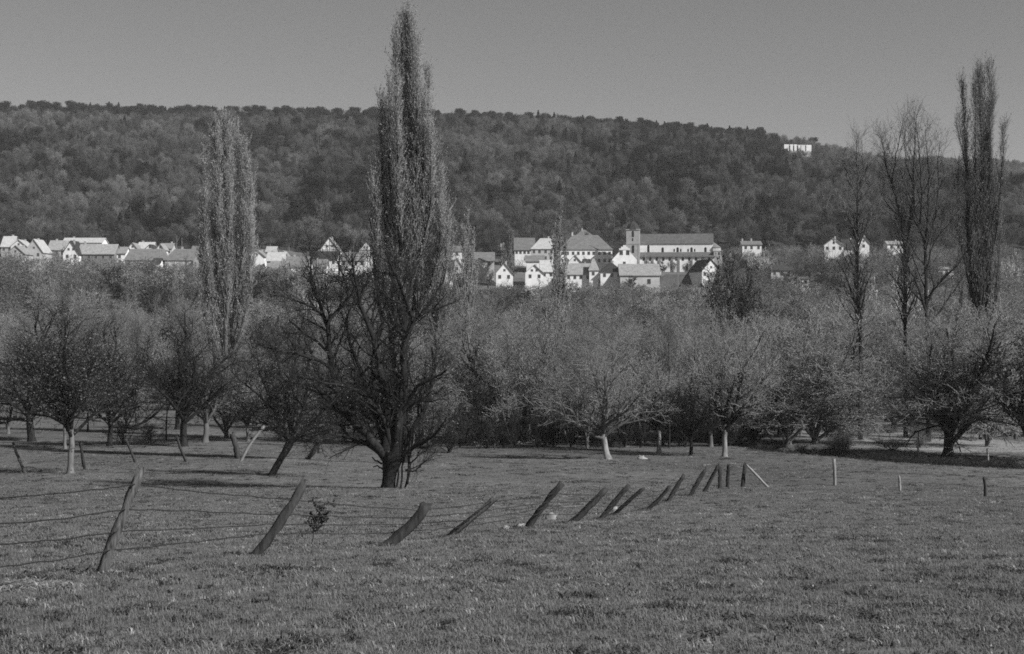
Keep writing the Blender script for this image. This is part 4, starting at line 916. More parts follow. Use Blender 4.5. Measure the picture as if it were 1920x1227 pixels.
# west end (left of the broad poplar)
house(2, 24, 462, 444, 660, 9, 'x', 'wall_grey', 'roof_pale', 'small pale roofed house at the far left end of the village', win=(1, 2))
house(20, 50, 462, 450, 640, 9, 'y', 'wall_white', 'roof_pale', 'small white gabled house behind the leftmost grey gables', gwin=1)
house(12, 46, 476, 461, 600, 10, 'y', 'wall_grey', 'roof_mid', 'leftmost grey gabled house above the trees', win=(1, 2), gwin=1)
house(47, 80, 472, 449, 610, 12, 'y', 'wall_grey', 'roof_pale', 'tall grey gabled house second from the left edge', win=(2, 2), gwin=1)
house(90, 122, 468, 452, 625, 9, 'x', 'wall_grey', 'roof_mid', 'plain grey roofed house behind the large white gable', win=(1, 3))
house(117, 191, 455, 447, 665, 10, 'x', 'wall_white', 'roof_pale', 'long pale flat roofed hall behind the large white gable', win=(0, 0))
# the big house with a white front gable and a long roof
e = house(118, 148, 475, 452, 585, 10, 'y', 'wall_white', 'roof_dark', 'white triangular gable wing of the long roofed farmhouse', gwin=2, win=(1, 2), ov=.5)
house(146, 214, 476, 459, 588, 10, 'x', 'wall_dim', 'roof_mid', 'long roofed farmhouse beside the white triangular gable', win=(1, 5), chim=(.1,))
house(213, 235, 475, 464, 592, 8, 'x', 'wall_white', 'roof_mid', 'low white annex at the right end of the long roofed farmhouse', win=(1, 1))
house(234, 306, 488, 467, 575, 11, 'x', 'wall_grey', 'roof_grey', 'wide dark barn roof right of the low white annex', hip=.15)
house(309, 378, 488, 467, 572, 11, 'x', 'wall_grey', 'roof_grey', 'second wide dark barn roof, left of the broad grey poplar', hip=.5)
house(362, 382, 488, 476, 568, 6, 'y', 'wall_grey', 'roof_mid', 'tiny grey gable in front of the second wide dark barn', gwin=1)
house(287, 300, 493, 485, 565, 5, 'x', 'wall_white', 'roof_dark', 'tiny white shed between the two wide dark barns')
house(240, 257, 466, 456, 640, 8, 'y', 'wall_white', 'roof_mid', 'small white gabled house, first of the back row behind the barns', gwin=1)
house(258, 286, 466, 455, 648, 8, 'x', 'wall_white', 'roof_pale', 'pale roofed house in the back row behind the barns', win=(1, 2))
house(273, 289, 466, 459, 630, 8, 'y', 'wall_white', 'roof_dark', 'small white gable with a dark roof in the back row', gwin=1)
house(294, 307, 467, 458, 628, 8, 'y', 'wall_white', 'roof_mid', 'small white gable above the gap between the barns', gwin=1)
house(300, 322, 466, 457, 648, 8, 'x', 'wall_grey', 'roof_mid', 'grey roofed house at the right of the back row', win=(1, 2))
house(359, 373, 470, 462, 640, 8, 'x', 'wall_white', 'roof_grey', 'small white box house above the second wide dark barn')
house(374, 386, 466, 455, 655, 6, 'x', 'wall_grey', 'roof_grey', 'narrow grey house touching the broad grey poplar')
house(425, 440, 463, 453, 640, 8, 'y', 'wall_white', 'roof_mid', 'small white gable showing through the broad grey poplar', gwin=1)
house(400, 462, 480, 464, 610, 10, 'x', 'wall_grey', 'roof_grey', 'dark roofed house behind the broad grey poplar', win=(1, 4))
# between the two poplars
house(468, 496, 481, 469, 600, 10, 'y', 'wall_white', 'roof_mid', 'white low gable just right of the broad grey poplar', gwin=1)
house(499, 516, 472, 463, 640, 8, 'x', 'wall_grey', 'roof_pale', 'pale square house behind the light roof right of the white low gable')
house(500, 532, 489, 474, 590, 10, 'x', 'wall_grey', 'roof_pale', 'light roofed house with a dark eave right of the white low gable')
house(523, 539, 481, 471, 600, 9, 'y', 'wall_white', 'roof_mid', 'small white gable right of the light roofed house')
house(506, 537, 505, 491, 572, 9, 'x', 'wall_dim', 'roof_mid', 'low mid grey roof in front of the light roofed house')
house(536, 578, 500, 482, 585, 9, 'x', 'wall_white', 'roof_grey', 'grey roofed house behind the branches at the left of the large tree', win=(1, 3))
house(601, 635, 469, 446, 620, 11, 'y', 'wall_white', 'roof_mid', 'half timbered white gable above the dark roof', gwin=2, win=(1, 3), timber=True)
house(579, 632, 486, 472, 590, 10, 'x', 'wall_white', 'roof_dark', 'white walled house with a very dark roof below the half timbered gable', win=(1, 4))
house(588, 612, 500, 487, 580, 6, 'x', 'wall_white', 'roof_grey', 'white porch wing in front of the very dark roof', win=(1, 2))
house(674, 703, 470, 452, 625, 11, 'y', 'wall_white', 'roof_dark', 'white gabled house with dark eaves left of the tallest poplar', gwin=1, win=(1, 2), timber=True)
house(640, 684, 488, 474, 592, 9, 'x', 'wall_white', 'roof_mid', 'low white house with a grey roof left of the tallest poplar', win=(1, 4))
# right of the tallest poplar
house(806, 842, 474, 462, 640, 11, 'y', 'wall_white', 'roof_mid', 'pale gable end of the long house right of the tallest poplar', win=(1, 2))
house(838, 888, 471, 462, 642, 10, 'x', 'wall_white', 'roof_grey', 'long pale house right of the tallest poplar', win=(2, 4))
house(796, 850, 502, 488, 585, 9, 'x', 'wall_grey', 'roof_dark', 'grey house with a very dark roof right of the tallest poplar', win=(2, 4))
house(846, 866, 498, 484, 590, 9, 'y', 'wall_grey', 'roof_mid', 'narrow grey gable right of the very dark roof', win=(2, 1))
house(832, 846, 537, 530, 545, 4, 'x', 'wall_white', 'roof_pale', 'tiny white shed below the grey gable')
house(887, 926, 489, 474, 610, 10, 'x', 'wall_grey', 'roof_grey', 'grey roofed barn between the long pale house and the white gabled house', win=(1, 2))
house(930, 962, 513, 494, 570, 12, 'y', 'wall_white', 'roof_mid', 'white gabled house standing alone among trees left of the school', win=(1, 2), gwin=1, chim=(.1,))
house(965, 1002, 468, 447, 665, 11, 'x', 'wall_white', 'roof_grey', 'dark roofed wing behind the pale hipped roof', win=(1, 5))
house(940, 966, 468, 458, 668, 9, 'x', 'wall_white', 'roof_mid', 'low white building left of the dark roofed wing', win=(1, 4))
house(996, 1050, 467, 447, 640, 14, 'x', 'wall_grey', 'roof_pale', 'pale roofed building left of the long hipped roof', hip=.6, win=(3, 5), zwin=(1.2, 4, 6.8))
house(987, 1020, 490, 480, 600, 8, 'x', 'wall_white', 'roof_grey', 'small dark roof in front of the pale roofed building')
house(1014, 1052, 509, 489, 588, 10, 'x', 'wall_white', 'roof_pale', 'pale wide roof right of the white front gable', win=(1, 3))
house(985, 1019, 512, 497, 572, 10, 'y', 'wall_white', 'roof_mid', 'white gabled house with a porch below the pale roofs', gwin=2, win=(1, 2))
e = house(1050, 1148, 468, 441, 640, 15, 'x', 'wall_white', 'roof_grey', 'long two storey school building with a large hipped roof', hip=.8, win=(2, 10), zwin=(1.7, 5.0), chim=(.25,), winm=WIN, name='school_building', cat='building')
house(1076, 1116, 445, 431, 690, 12, 'x', 'wall_grey', 'roof_grey', 'grey hipped roof showing above the school roof', hip=1.0)
house(1060, 1108, 514, 495, 582, 10, 'x', 'wall_white', 'roof_mid', 'grey roofed house with small dormers below the school', win=(1, 4))
house(1066, 1090, 492, 479, 590, 8, 'y', 'wall_white', 'roof_mid', 'small white gable standing behind the dormer house', gwin=1)
house(1087, 1110, 496, 485, 594, 8, 'x', 'wall_grey', 'roof_dark', 'small dark roof wedged between the small white gable and the turret', hip=.8)
house(1105, 1122, 507, 485, 580, 5.5, 'x', 'wall_white', 'roof_mid', 'white square turret with a tall grey hipped roof', hip=.95, win=(1, 1), name='turret_house')
house(1126, 1168, 510, 493, 578, 10, 'x', 'wall_white', 'roof_dark', 'house with a very dark hipped roof between the turret and the pale barn', hip=.8, win=(1, 3))
house(1163, 1237, 516, 496, 572, 12, 'x', 'wall_grey', 'roof_mid', 'long pale barn with a wide grey roof in front of the church', win=(1, 2), zwin=(2.6,), winm=WINB, name='barn', cat='barn')
house(1315, 1352, 508, 487, 575, 15, 'y', 'wall_white', 'roof_dark', 'white gabled house with a dark side wall right of the church', yaw=14, gwin=1, win=(1, 3))
# stepped white gable house before the tower
e = house(1148, 1194, 487, 462, 606, 11, 'y', 'wall_white', 'roof_mid', 'white house with a curved stepped gable in front of the church tower', win=(1, 1), zwin=(1.6,), ov=-.15)
new('window', WINB, e, (-1.4, -.02, Z(474, 606) - e.location.z)); new('window', WINB, e, (1.4, -.02, Z(474, 606) - e.location.z))
b = MB(); zq = lambda r_: Z(r_, 606) - e.location.z
b.box(-2.3, 2.3, -.12, .5, zq(469), zq(466)); b.box(-1.5, 1.5, -.10, .45, zq(466.2), zq(463)); b.box(-.6, .6, -.08, .4, zq(463.2), zq(460))
new('stepped_gable', b.build('stepped_gable', [M['wall_white']]), e)
# east side houses
house(1392, 1428, 459, 453, 650, 9, 'x', 'wall_white', 'roof_grey', 'low white house with two chimneys right of the church', win=(1, 3), chim=(.08, .55))
house(1546, 1581, 460, 447, 660, 10, 'y', 'wall_white', 'roof_pale', 'white gabled house on the slope left of the tall bare trees', yaw=-8, gwin=1, win=(1, 3), chim=(.0,))
house(1582, 1604, 466, 450, 672, 9, 'x', 'wall_grey', 'roof_dark', 'dark roofed house right of the white gabled house on the slope')
house(1609, 1630, 456, 444, 650, 9, 'y', 'wall_white', 'roof_mid', 'narrow white gable behind the single dark tall stem', gwin=1, win=(1, 1))
house(1664, 1693, 458, 453, 670, 8, 'x', 'wall_white', 'roof_mid', 'low white house seen between the tall bare trees', win=(1, 2))
house(1760, 1788, 505, 501, 620, 7, 'x', 'wall_white', 'roof_mid', 'small white flat building left of the dark poplar', win=(1, 1))
house(1671, 1685, 518, 514, 600, 6, 'x', 'wall_white', 'roof_mid', 'tiny white hut below the tall bare trees')
house(1480, 1517, 523, 520, 590, 8, 'x', 'wall_white', 'roof_grey', 'white flat roofed building with a dark open side among the orchards', win=(1, 3))
house(1446, 1486, 507, 497, 600, 9, 'x', 'wall_grey', 'roof_dark', 'dark roofed sheds above the white flat roofed building', win=(1, 3))
# terrace walls
def garden_wall(x0, x1, r0, r1, d, m, label):
    b = MB(); w = (x1 - x0) / FP * d; x = X((x0 + x1) / 2, d); zt = Z(r0, d); zb = Z(r1, d); gb = zb
    b.box(-w / 2, w / 2, 0, .5, min(0, gz(x, d) - gb) - .4, zt - gb); b.box(-w / 2 - .05, w / 2 + .05, -.06, .56, zt - gb - .002, zt - gb + .14)
    o = new('garden_wall', b.build('garden_wall', [M[m]]), None, (x, d, gb)); tag(o, label, 'wall')
garden_wall(1240, 1302, 511, 525, 588, 'wall_dim', 'dim terrace wall below the church'); garden_wall(1256, 1270, 512, 514, 596, 'wall_white', 'short white wall piece on the terrace below the church')
garden_wall(1500, 1546, 541, 543, 560, 'wall_grey', 'thin pale terrace wall below the white flat roofed building'); garden_wall(1404, 1470, 482, 497, 640, 'wall_dim', 'dark long wall right of the church')
garden_wall(158, 190, 500, 503, 560, 'wall_white', 'thin white wall below the long roofed farmhouse')

def church():
    d = 625.0; yaw = R(-7); x = X(1268, d); gb = gz(x, d) - .3; px = d / FP
    e = new('church', None, None, (x, d, gb), yaw); tag(e, 'long church with a white nave, a low aisle and a square stone tower', 'church')
    zz = lambda r_: Z(r_, d) - gb
    h = 16.0; dn = 4.5; z0 = -2.5
    # aisle
    b = MB(); b.box(-h, h + .3, 0, dn, z0, zz(480.5)); new('aisle_wall', b.build('aisle_wall', [M['wall_white']]), e)
    b = MB(); A = zz(481.5); B_ = zz(472.3)
    b.add([(-h - .2, -.6, A), (h + 1.2, -.6, A), (h + 1.2, dn, B_), (-h - .2, dn, B_), (-h - .2, -.6, A - .3), (h + 1.2, -.6, A - .3), (h + 1.2, dn, B_ - .3), (-h - .2, dn, B_ - .3)], [(0, 1, 2, 3), (7, 6, 5, 4), (0, 4, 5, 1), (1, 5, 6, 2), (3, 7, 4, 0), (2, 6, 7, 3)])
    new('aisle_roof', b.build('aisle_roof', [M['roof_church']]), e)
    # nave
    nave = wall_gable(2 * h, 10, zz(455.8), zz(440.5) + .6, 'x', z0); me = nave.build('nave_wall', [M['wall_white']]); o = new('nave_wall', me, e, (0, dn, 0))
    rf = roof_gable(2 * h, 10, zz(455.8), zz(441) + .8, 'x', .35); new('roof', rf.build('nave_roof', [M['roof_church']]), e, (0, dn, 0))
    b = MB()
    def arch(xc, zc, w, hh, dd):
        a = np.linspace(0, np.pi, 7); P = [(xc - w / 2, dd, zc - hh / 2)] + [(xc + w / 2, dd, zc - hh / 2)] + [(xc + np.cos(t_) * w / 2, dd, zc + hh / 2 - w / 2 + np.sin(t_) * w / 2) for t_ in a]
        n = len(P); v = P + [(p[0], dd + .25, p[2]) for p in P]; b_ = MB()
        c0 = len(v); v.append((xc, dd, zc)); b_.add(v, [(i_, (i_ + 1) % n, (i_ + 1) % n + n, i_ + n) for i_ in range(n)], [(c0, (i_ + 1) % n, i_) for i_ in range(n)] )
        return b_.build('arched_window', [M['glass']])
    am = arch(0, 0, 1.0, 2.2, 0); ams = arch(0, 0, .6, 1.3, 0); amb = arch(0, 0, 1.4, 5.5, 0)
    for xx, s in ((-6, 1), (-.9, 0), (.6, 1), (2.0, 0), (5.2, 0), (6.7, 1), (8.1, 0), (12.8, 1)):
        new('window', am if s else ams, e, (xx, dn - .05, zz(468.0 if s else 468.8)))
    new('window', am, e, (-12.3, dn - .05, zz(466)), sc=(1, 1, 1.6))
    for k in range(11): new('window', am, e, (-14.2 + k * 2.85, -.05, zz(484.5)))
    for k in (0, 1, 2, 4, 5, 7, 9):
        b = MB(); xx = -12.8 + k * 2.85; b.box(xx - .22, xx + .22, -.55, .02, z0, zz(486.5)); new('buttress', b.build('buttress', [M['sandstone']]), e)
    # apse
    b = MB(); a = np.linspace(-np.pi / 2, np.pi / 2, 9); r = 3.6
    def ring(z_, rr): return [(h + np.cos(t_) * rr, dn + 3 + np.sin(t_) * rr, z_) for t_ in a]
    v = ring(z0, r) + ring(zz(464), r); n = 9; b.add(v, [(i_, i_ + 1, i_ + 10 if False else i_ + 1 + n, i_ + n) for i_ in range(n - 1)]); new('apse_wall', b.build('apse_wall', [M['sandstone']]), e)
    b = MB(); v = ring(zz(464), r + .3) + [(h, dn + 3, zz(452))]; b.add(v, None, [(i_, i_ + 1, n) for i_ in range(n - 1)]); new('apse_roof', b.build('apse_roof', [M['roof_grey']]), e)
    b = MB(); b.box(h + .32, h + 4, .2, 4.3, z0, zz(472)); b.box(h + .2, h + 4.1, .1, 4.4, zz(472.1), zz(470.5)); new('chapel_wall', b.build('chapel', [M['sandstone']]), e); new('window', ams, e, (h + 2.6, .15, zz(476)))
    # tower
    tx0 = (1174 - 1268) * px; tx1 = (1200 - 1268) * px; tw = tx1 - tx0; zt = zz(431)
    t = MB(); t.box(tx0, tx1 - .02, -.8, -.8 + tw, z0, zt - 6.2); t.box(tx0 + .12, tx1 - .14, -.68, -.92 + tw, zt - 6.21, zt); t.box(tx0 - .12, tx1 + .12, -.95, -.65 + tw, zt - .02, zt + .35); t.box(tx0 - .08, tx1 + .06, -.9, -.7 + tw, zt - 6.3, zt - 6.0)
    for xx in (tx0 + .1, tx1 - .8): t.box(xx, xx + .7, -.86, -.6, z0, zt - 6.3)
    tw_o = new('tower', t.build('tower', [M['sandstone']]), e)
    new('window', amb, tw_o, ((tx0 + tx1) / 2 + .1, -.9, zz(467)), sc=(.7, 1, .62)); new('window', am, tw_o, ((tx0 + tx1) / 2, -.74, zz(438.5)), sc=(.95, 1, 1.25)); new('window', ams, tw_o, ((tx0 + tx1) / 2 - .1, -.74, zz(449)), sc=(.9, 1, 1.0))
    cxx = (tx0 + tx1) / 2; cyy = -.8 + tw / 2; hb = tw / 2 + .3; c = MB(); zc = zt + .3
    prof = [(hb, 0), (hb * .82, 1.0), (hb * .62, 2.2), (hb * .3, 3.2), (.35, 3.7), (.3, 4.6), (.5, 5.0), (.28, 5.5), (.05, 9.2)]
    v = []
    for r_, z_ in prof:
        for a_ in range(8): t_ = np.pi / 8 + a_ * np.pi / 4; v.append((cxx + np.cos(t_) * r_ * 1.08, cyy + np.sin(t_) * r_ * 1.08, zc + z_))
    c.add(v, [(k * 8 + i_, k * 8 + (i_ + 1) % 8, (k + 1) * 8 + (i_ + 1) % 8, (k + 1) * 8 + i_) for k in range(len(prof) - 1) for i_ in range(8)])
    c.box(cxx - .05, cxx + .05, cyy - .05, cyy + .05, zc + 9.1, zc + 11); c.box(cxx - .45, cxx + .45, cyy - .045, cyy + .045, zc + 10.1, zc + 10.25)
    new('spire', c.build('spire', [M['roof_dark']]), e)
church()
# white walled building on the shoulder of the hill
def ruin():
    d = ruin_d; x = X(1496, d); gb = Z(284, d); px = d / FP
    e = new('hilltop_building', None, None, (x, d, gb)); tag(e, 'white ruined castle front high on the wooded hill', 'ruin')
    H = 13.0 * px; W = 25.5 * px; low = min(gz(x, d), gz(x, d + 8)) - gb - 1
    b = MB(); b.box(-W, W, 0, 7, low - 1, .02); new('terrace', b.build('terrace', [M['wall_grey']]), e)
    segs = [(-1, -.66, 0), (-.66, -.56, 1), (-.56, -.36, 0), (-.36, -.26, 1), (-.26, -.08, 0), (-.08, .02, 1), (.02, .2, 0), (.2, .25, 2), (.25, .54, 0), (.54, .62, 1), (.62, 1, 0)]
    for a, c, k in segs:
        b = MB()
        if k == 0: b.box(a * W, c * W, 0, 6.5, 0, H - (.5 if a > 0 else 0)); new('wall', b.build('ruin_wall', [M['wall_white']]), e)
        else: b.box(a * W, c * W, .5, 6, 0, H - .9); b.box(a * W, c * W, .02, 6.4, H - .9, H - .5, 1); new('window', b.build('ruin_opening', [M['glass'], M['wall_white']]), e)
ruin()
# power poles
def pole(px, top, base, d, label, arm=True):
    x = X(px, d); gb = gz(x, d); zt = Z(top, d) - gb; b = MB(); b.tubes(np.array([[[0, 0, -.5], [0, 0, zt * .5], [0, 0, zt]]]), np.array([[.16, .13, .1]]), 7)
    e = new('power_pole', None, None, (x, d, gb)); tag(e, label, 'pole'); new('post', b.build('pole', [M['wood_pale']]), e)
    if arm: b = MB(); b.box(-.9, .9, -.2, -.1, zt - .6, zt - .45); new('crossarm', b.build('arm', [M['wood_pale']]), e)
pole(1271, 483, 533, 545, 'pale power pole in front of the church aisle'); pole(1210, 471, 497, 600, 'thin pale pole beside the church tower', False); pole(1402, 470, 497, 600, 'thin pale pole right of the church apse', False)
pole(1601, 478, 515, 560, 'pale pole beside the single dark tall stem', False); pole(1629, 511, 535, 540, 'short pale pole right of the single dark tall stem', False); pole(341, 446, 467, 640, 'thin pole behind the second wide dark barn', False); pole(300, 470, 487, 570, 'short pale pole between the two wide dark barns', False)

#@@FENCE
# ------------------------------------------------------------------ leaning fence with barbed wire
def rough_post(A, B, r, seed, m='wood', knob=True, sides=9):
    g = np.random.default_rng(seed); k = 11; P = np.linspace(A, B, k); bend = g.normal(0, r * .6, 3); s = np.sin(np.linspace(0, np.pi, k))[:, None]; P = P + s * bend + g.normal(0, r * .06, (k, 3))
    Rr = r * (np.linspace(1.06, .88, k) + g.normal(0, .05, k))
    T = unit(B - A); U = unit(np.cross(T, [0, 1, 0.2])); V = np.cross(T, U); a = np.arange(sides) * 2 * np.pi / sides
    prof = 1 + g.normal(0, .2, sides)                                   # split, uneven section that runs along the whole post
    ring = P[:, None, :] + (Rr[:, None] * prof[None, :] * (1 + g.normal(0, .09, (k, sides))))[..., None] * (np.cos(a)[None, :, None] * U + np.sin(a)[None, :, None] * V)
    ring[-1] += T * g.uniform(-.06, .08, sides)[:, None] * (r / .08)
    v = list(ring.reshape(-1, 3)) + [P[-1] - T * .02]; q_ = [(j_ * sides + i_, j_ * sides + (i_ + 1) % sides, (j_ + 1) * sides + (i_ + 1) % sides, (j_ + 1) * sides + i_) for j_ in range(k - 1) for i_ in range(sides)]
    t_ = [((k - 1) * sides + i_, (k - 1) * sides + (i_ + 1) % sides, k * sides) for i_ in range(sides)]
    b = MB(); b.add(np.array(v), q_, t_); return b, P
posts = [((195, 1075), (262, 880), 19.5, 22), ((478, 1042), (570, 904), 25, 18), ((705, 1026), (801, 946), 29, 25), ((852, 1004), (934, 928), 34, 13), ((995, 994), (1053, 908), 39, 13), ((1076, 984), (1136, 920), 44, 15), ((1131, 976), (1179, 912), 49, 10), ((1159, 963), (1207, 914), 54, 9),
 ((1213, 954), (1256, 908), 58, 9), ((1257, 944), (1283, 894), 63, 9), ((1296, 932), (1323, 882), 68, 9), ((1322, 926), (1346, 877), 73, 8), ((1348, 919), (1349, 872), 78, 9), ((1365, 916), (1367, 873), 82, 9), ((1394, 916), (1398, 873), 87, 11)]
fe = new('leaning_fence', None, None, (X(195, 19.5), 19.5, gz(X(195, 19.5), 19.5))); tag(fe, 'old barbed wire fence with leaning weathered posts crossing the meadow', 'fence')
inv = -np.array(fe.location)
lines = []
g = np.random.default_rng(5)
bx0 = X(-70, 14.5); lines.append(np.array([[bx0, 14.5, gz(bx0, 14.5)], [bx0 + .3, 14.5, gz(bx0, 14.5) + 1.35]]))
for k, ((a, b_), (c_, e_), d, wpx) in enumerate(posts):
    x = X(a, d); z = gz(x, d); top = np.array([X(c_, d), d + g.uniform(-.1, .1), z + (b_ - e_) / FP * d]); base = np.array([x, d, z])
    base = base - np.array([.10 * (c_ - a) / (b_ - e_), 0, 0]); low = base - unit(top - base) * .35
    mb, P = rough_post(low, top, wpx * (.78 if k > 3 else 1.15 if k == 2 else .95) / FP * d / 2, 300 + k, 'wood')
    mb.v = [v_ + inv for v_ in mb.v]
    new('post', mb.build('post', [M['wood'] if k in (0, 3) else M['wood_dark']], True), fe); lines.append(np.array([base, top]))
A, B = lines[0]; mb, P = rough_post(A - [0, 0, .3], B, .07, 299); mb.v = [v_ + inv for v_ in mb.v]; new('post', mb.build('post', [M['wood']], True), fe)
for k, fr in enumerate((.83, .63, .46, .29)):
    pts = []; 
    for j_ in range(len(lines) - 1):
        f0 = fr + (.05 * math.sin(j_ * 2.1 + k) if j_ else 0); f1 = fr + .05 * math.sin((j_ + 1) * 2.1 + k)
        a = lines[j_][0] * (1 - f0) + lines[j_][1] * f0; b_ = lines[j_ + 1][0] * (1 - f1) + lines[j_ + 1][1] * f1
        a = a + [0, -.06, 0]; b_ = b_ + [0, -.06, 0]
        n = 14 if j_ < 5 else 6; s = np.arange(n) / n; sag = g.uniform(.0, .03)
        seg = a[None] * (1 - s)[:, None] + b_[None] * s[:, None]; seg[:, 2] -= sag * 4 * s * (1 - s); seg[:, 2] += g.normal(0, .006, n) * (s > 0); pts.append(seg)
    P = np.concatenate(pts + [b_[None]]); w = MB(); w.tubes((P + inv)[None], np.full((1, len(P)), .0085), 5); wo_ = new('wire', w.build('wire', [M['wire']]), fe)
    b = MB(); s = np.concatenate([[0], np.cumsum(np.linalg.norm(np.diff(P, axis=0), axis=1))]); u_ = np.arange(.1, s[-1] * .7, .17); C = np.stack([np.interp(u_, s, P[:, c]) for c in range(3)], 1) + inv
    dd = unit(g.normal(size=C.shape)); b.cones(C - dd * .022, C + dd * .022, .005); dd = unit(g.normal(size=C.shape)); b.cones(C + dd * .022, C - dd * .022, .005); bo = new('barb', b.build('barb', [M['wire']]), wo_); bo['kind'] = 'stuff'
def stake(name, a, b_, wpx, m, label, cat='stake', d=None, seed=0, sides=7):
    if d is None: x, d = at(*a)
    else: x = X(a[0], d)
    z = gz(x, d); base = np.array([0, 0, 0.]); top = np.array([(b_[0] - a[0]) / FP * d, random.uniform(-.05, .05), (a[1] - b_[1]) / FP * d])
    mb, P = rough_post(base - unit(top) * .3, top, wpx / FP * d / 2, 400 + seed, sides=sides); o = new(name, mb.build(name, [M[m]], True), None, (x, d, z)); tag(o, label, cat); return o
stake('fence_brace', (1440, 917), (1400, 875), 5, 'wood_pale', 'thin pale brace leaning against the corner post of the fence', 'brace', d=86.5, seed=1)
stake('stake', (1565, 911), (1564, 862), 6, 'wood_pale', 'tall white stake in the open meadow right of the fence corner', seed=2); stake('stake', (1687, 921), (1686, 893), 5, 'wood_pale', 'short white stake in the open meadow at right', seed=3); stake('stake', (1847, 933), (1846, 896), 6, 'wood_dark', 'dark stake in the meadow nearest the right edge', seed=4)
stake('stake', (1470, 842), (1469, 820), 4, 'wood_pale', 'small pale stake below the leaning willow stems', seed=5); stake('stake', (1721, 857), (1720, 838), 4, 'wood_pale', 'small pale stake at the bank left of the thick dark trunk', seed=6); stake('stake', (1852, 872), (1851, 845), 4, 'wood_pale', 'pale stake at the bank right of the thick dark trunk', seed=7); stake('stake', (1573, 848), (1572, 826), 4, 'wood_pale', 'small pale stake before the broad pale willow', seed=8)
stake('stake', (48, 888), (25, 832), 6, 'wood', 'thin leaning stake at the left edge of the meadow', seed=9); stake('stake', (160, 881), (151, 830), 6, 'wood_dark', 'dark stake close right of the slim pale trunk', seed=10); stake('stake', (255, 868), (237, 826), 6, 'wood_dark', 'dark thin stake leaning left above the first fence post', seed=11)
stake('stake', (350, 867), (331, 818), 6, 'wood_dark', 'dark stake leaning left under the thin upright trunk', seed=12); stake('stake', (445, 862), (435, 816), 9, 'wood_dark', 'thick dark stake leaning left beside the pale leaning pole', seed=13); stake('pole', (453, 866), (496, 800), 7, 'wood_pale', 'pale pole leaning right toward the dense leaning tree', 'pole', seed=14)
stake('broken_branch', (575, 862), (600, 826), 8, 'wood_dark', 'splintered dark branch stump standing under the leaning tree', 'branch', seed=15); stake('broken_branch', (598, 852), (596, 828), 5, 'wood_dark', 'short broken branch right beside the splintered stump', 'branch', seed=16)
# thin wire fence from the corner post to the right
rf = new('thin_wire', None, None, (X(1398, 87), 87, gz(X(1398, 87), 87))); tag(rf, 'two thin wires running from the fence corner past the white stakes', 'wire')
inv = -np.array(rf.location); anchors = [(X(1398, 87), 87.0)] + [at(px, py) for px, py in ((1565, 911), (1687, 921), (1847, 933))]; anchors.append((anchors[-1][0] + 8, anchors[-1][1] - 5))
for hh in (.5, .95):
    P = np.array([[x, y, gz(x, y) + hh] for x, y in anchors]); P = polyline(P, 30); w = MB(); w.tubes((P + inv)[None], np.full((1, 30), .006), 4); new('wire', w.build('wire', [M['wire']]), rf)

# stones, mound, weeds
def rock(px, py, wpx, hpx, label, seed, m='stone', cat='stone', name='stone', d=None, group=None):
    x, d_ = at(px, py) if d is None else (X(px, d), d); g = np.random.default_rng(seed); w = wpx / FP * d_; h = hpx / FP * d_
    nu, nv_ = (26, 10) if name == 'mound' else (10, 6); rn = .05 if name == 'mound' else .22; v = []
    for j_ in range(nv_ + 1):
        for i_ in range(nu):
            th = np.pi * (j_ / nv_) * .62; ph = 2 * np.pi * i_ / nu; r = 1 + rn * g.normal() * (j_ > 0); v.append((w / 2 * np.sin(th) * np.cos(ph) * r, w * .35 * np.sin(th) * np.sin(ph) * r, h * (np.cos(th) * r)))
    v = np.array(v); v[:nu] = [0, 0, h]; b = MB(); b.add(v, [(j_ * nu + i_, (j_ + 1) * nu + i_, (j_ + 1) * nu + (i_ + 1) % nu, j_ * nu + (i_ + 1) % nu) for j_ in range(nv_) for i_ in range(nu)])
    o = new(name, b.build(name, [M[m]], True), None, (x, d_, gz(x, d_) - h * .05)); tag(o, label, cat, group); return o
rock(1033, 976, 22, 15, 'pale boulder behind the fifth fence post', 1); rock(978, 990, 24, 7, 'flat pale stone left of the fifth fence post foot', 2); rock(1153, 960, 14, 10, 'pale stone between two leaning posts in mid fence', 3); rock(1204, 862, 20, 6, 'low white stone in the meadow right of the white leaning trunk', 4)
rock(948, 992, 14, 6, 'small flat stone farthest left of the fifth post', 6); rock(1250, 942, 16, 5, 'flat pale stone by the ninth fence post', 7); rock(22, 1106, 100, 12, 'low pale mound of dry grass at the lower left edge', 5, m='mould', cat='mound', name='mound')
random.seed(3)
for k in range(16):
    px = 852 + k * 10 + random.uniform(-3, 3); rock(px, 831 + random.uniform(-2, 2), random.uniform(10, 20), random.uniform(3, 6), 'pale field stone in the low row along the far meadow edge', 50 + k, group='stones in the row along the meadow edge')
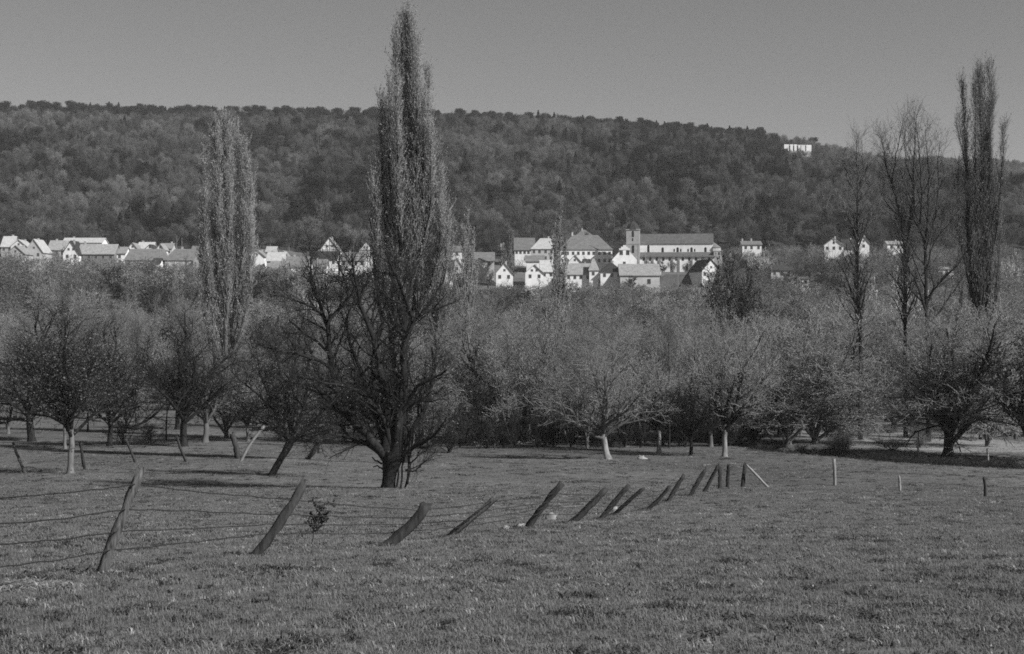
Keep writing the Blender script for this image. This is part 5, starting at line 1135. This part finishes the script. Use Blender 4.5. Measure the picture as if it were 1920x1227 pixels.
def weed(px, py, wpx, hpx, label, seed, key='shrub_a'):
    x, d = at(px, py); plant(key, x, d, hpx / FP * d, label, 'plant', 'weed_plant', width=wpx / FP * d, sink=.02)
g = np.random.default_rng(44)
def dry_weed():
    x, d = at(583, 1024); b = MB(); h = 70 / FP * d
    P = trunk_line(h, g, (.12, 0), 6, .05); Rr = flare(6, .012, .006); b.tubes(P, Rr, 5); a, ra, _ = grow(P, Rr, 12, .25, 1, 55, h * .4, g, 5, .1, .2, .7, .4); b.tubes(a, np.maximum(ra, .003), 4)
    c, rc, _ = grow(a, ra, 6, .2, 1, 50, h * .15, g, 3, .1, .2); b.tubes(c, np.maximum(rc, .002), 3); lf = MB(); lf.leaves(seg_points(np.concatenate([c[:, [0, 2]], a[:, [2, 4]]]), 700, g), .034, g)
    e = new('weed_plant', None, None, (x, d, gz(x, d) - .02)); tag(e, 'dark leafy weed standing right of the second fence post', 'plant'); new('stem', b.build('weed_stem', [M['wood_dark']]), e); new('leaves', lf.build('weed_leaves', [M['leaf_dark']]), e)
dry_weed()
# little pale flowers and dry flecks in the grass
n = 170; y = 9 + 60 * g.uniform(0, 1, n) ** 1.6; x = g.uniform(-.37, .37, n) * y; b = MB()
C = np.stack([x, y, ground(x, y) + .07], 1)
for k in range(3): b.leaves(C + g.normal(0, .012, C.shape), .015, g)
o = new('meadow_flowers', b.build('flowers', [M['blossom']])); tag(o, 'tiny pale flowers dotted through the meadow grass', kind='stuff')

#@@HAZE
def haze():
    m = bpy.data.materials.new('haze_air'); m.use_nodes = True; nt = m.node_tree; nt.nodes.clear(); out = nt.nodes.new('ShaderNodeOutputMaterial'); v = nt.nodes.new('ShaderNodeVolumePrincipled')
    v.inputs['Color'].default_value = (.9, .9, .9, 1); v.inputs['Density'].default_value = 0.0001; nt.links.new(v.outputs[0], out.inputs['Volume'])
    b = MB(); b.box(-5200, 5200, -100, 9200, -40, 420); o = new('haze', b.build('haze', [m])); tag(o, 'thin haze in the valley air', kind='stuff')
HAZE = True
if HAZE: haze()
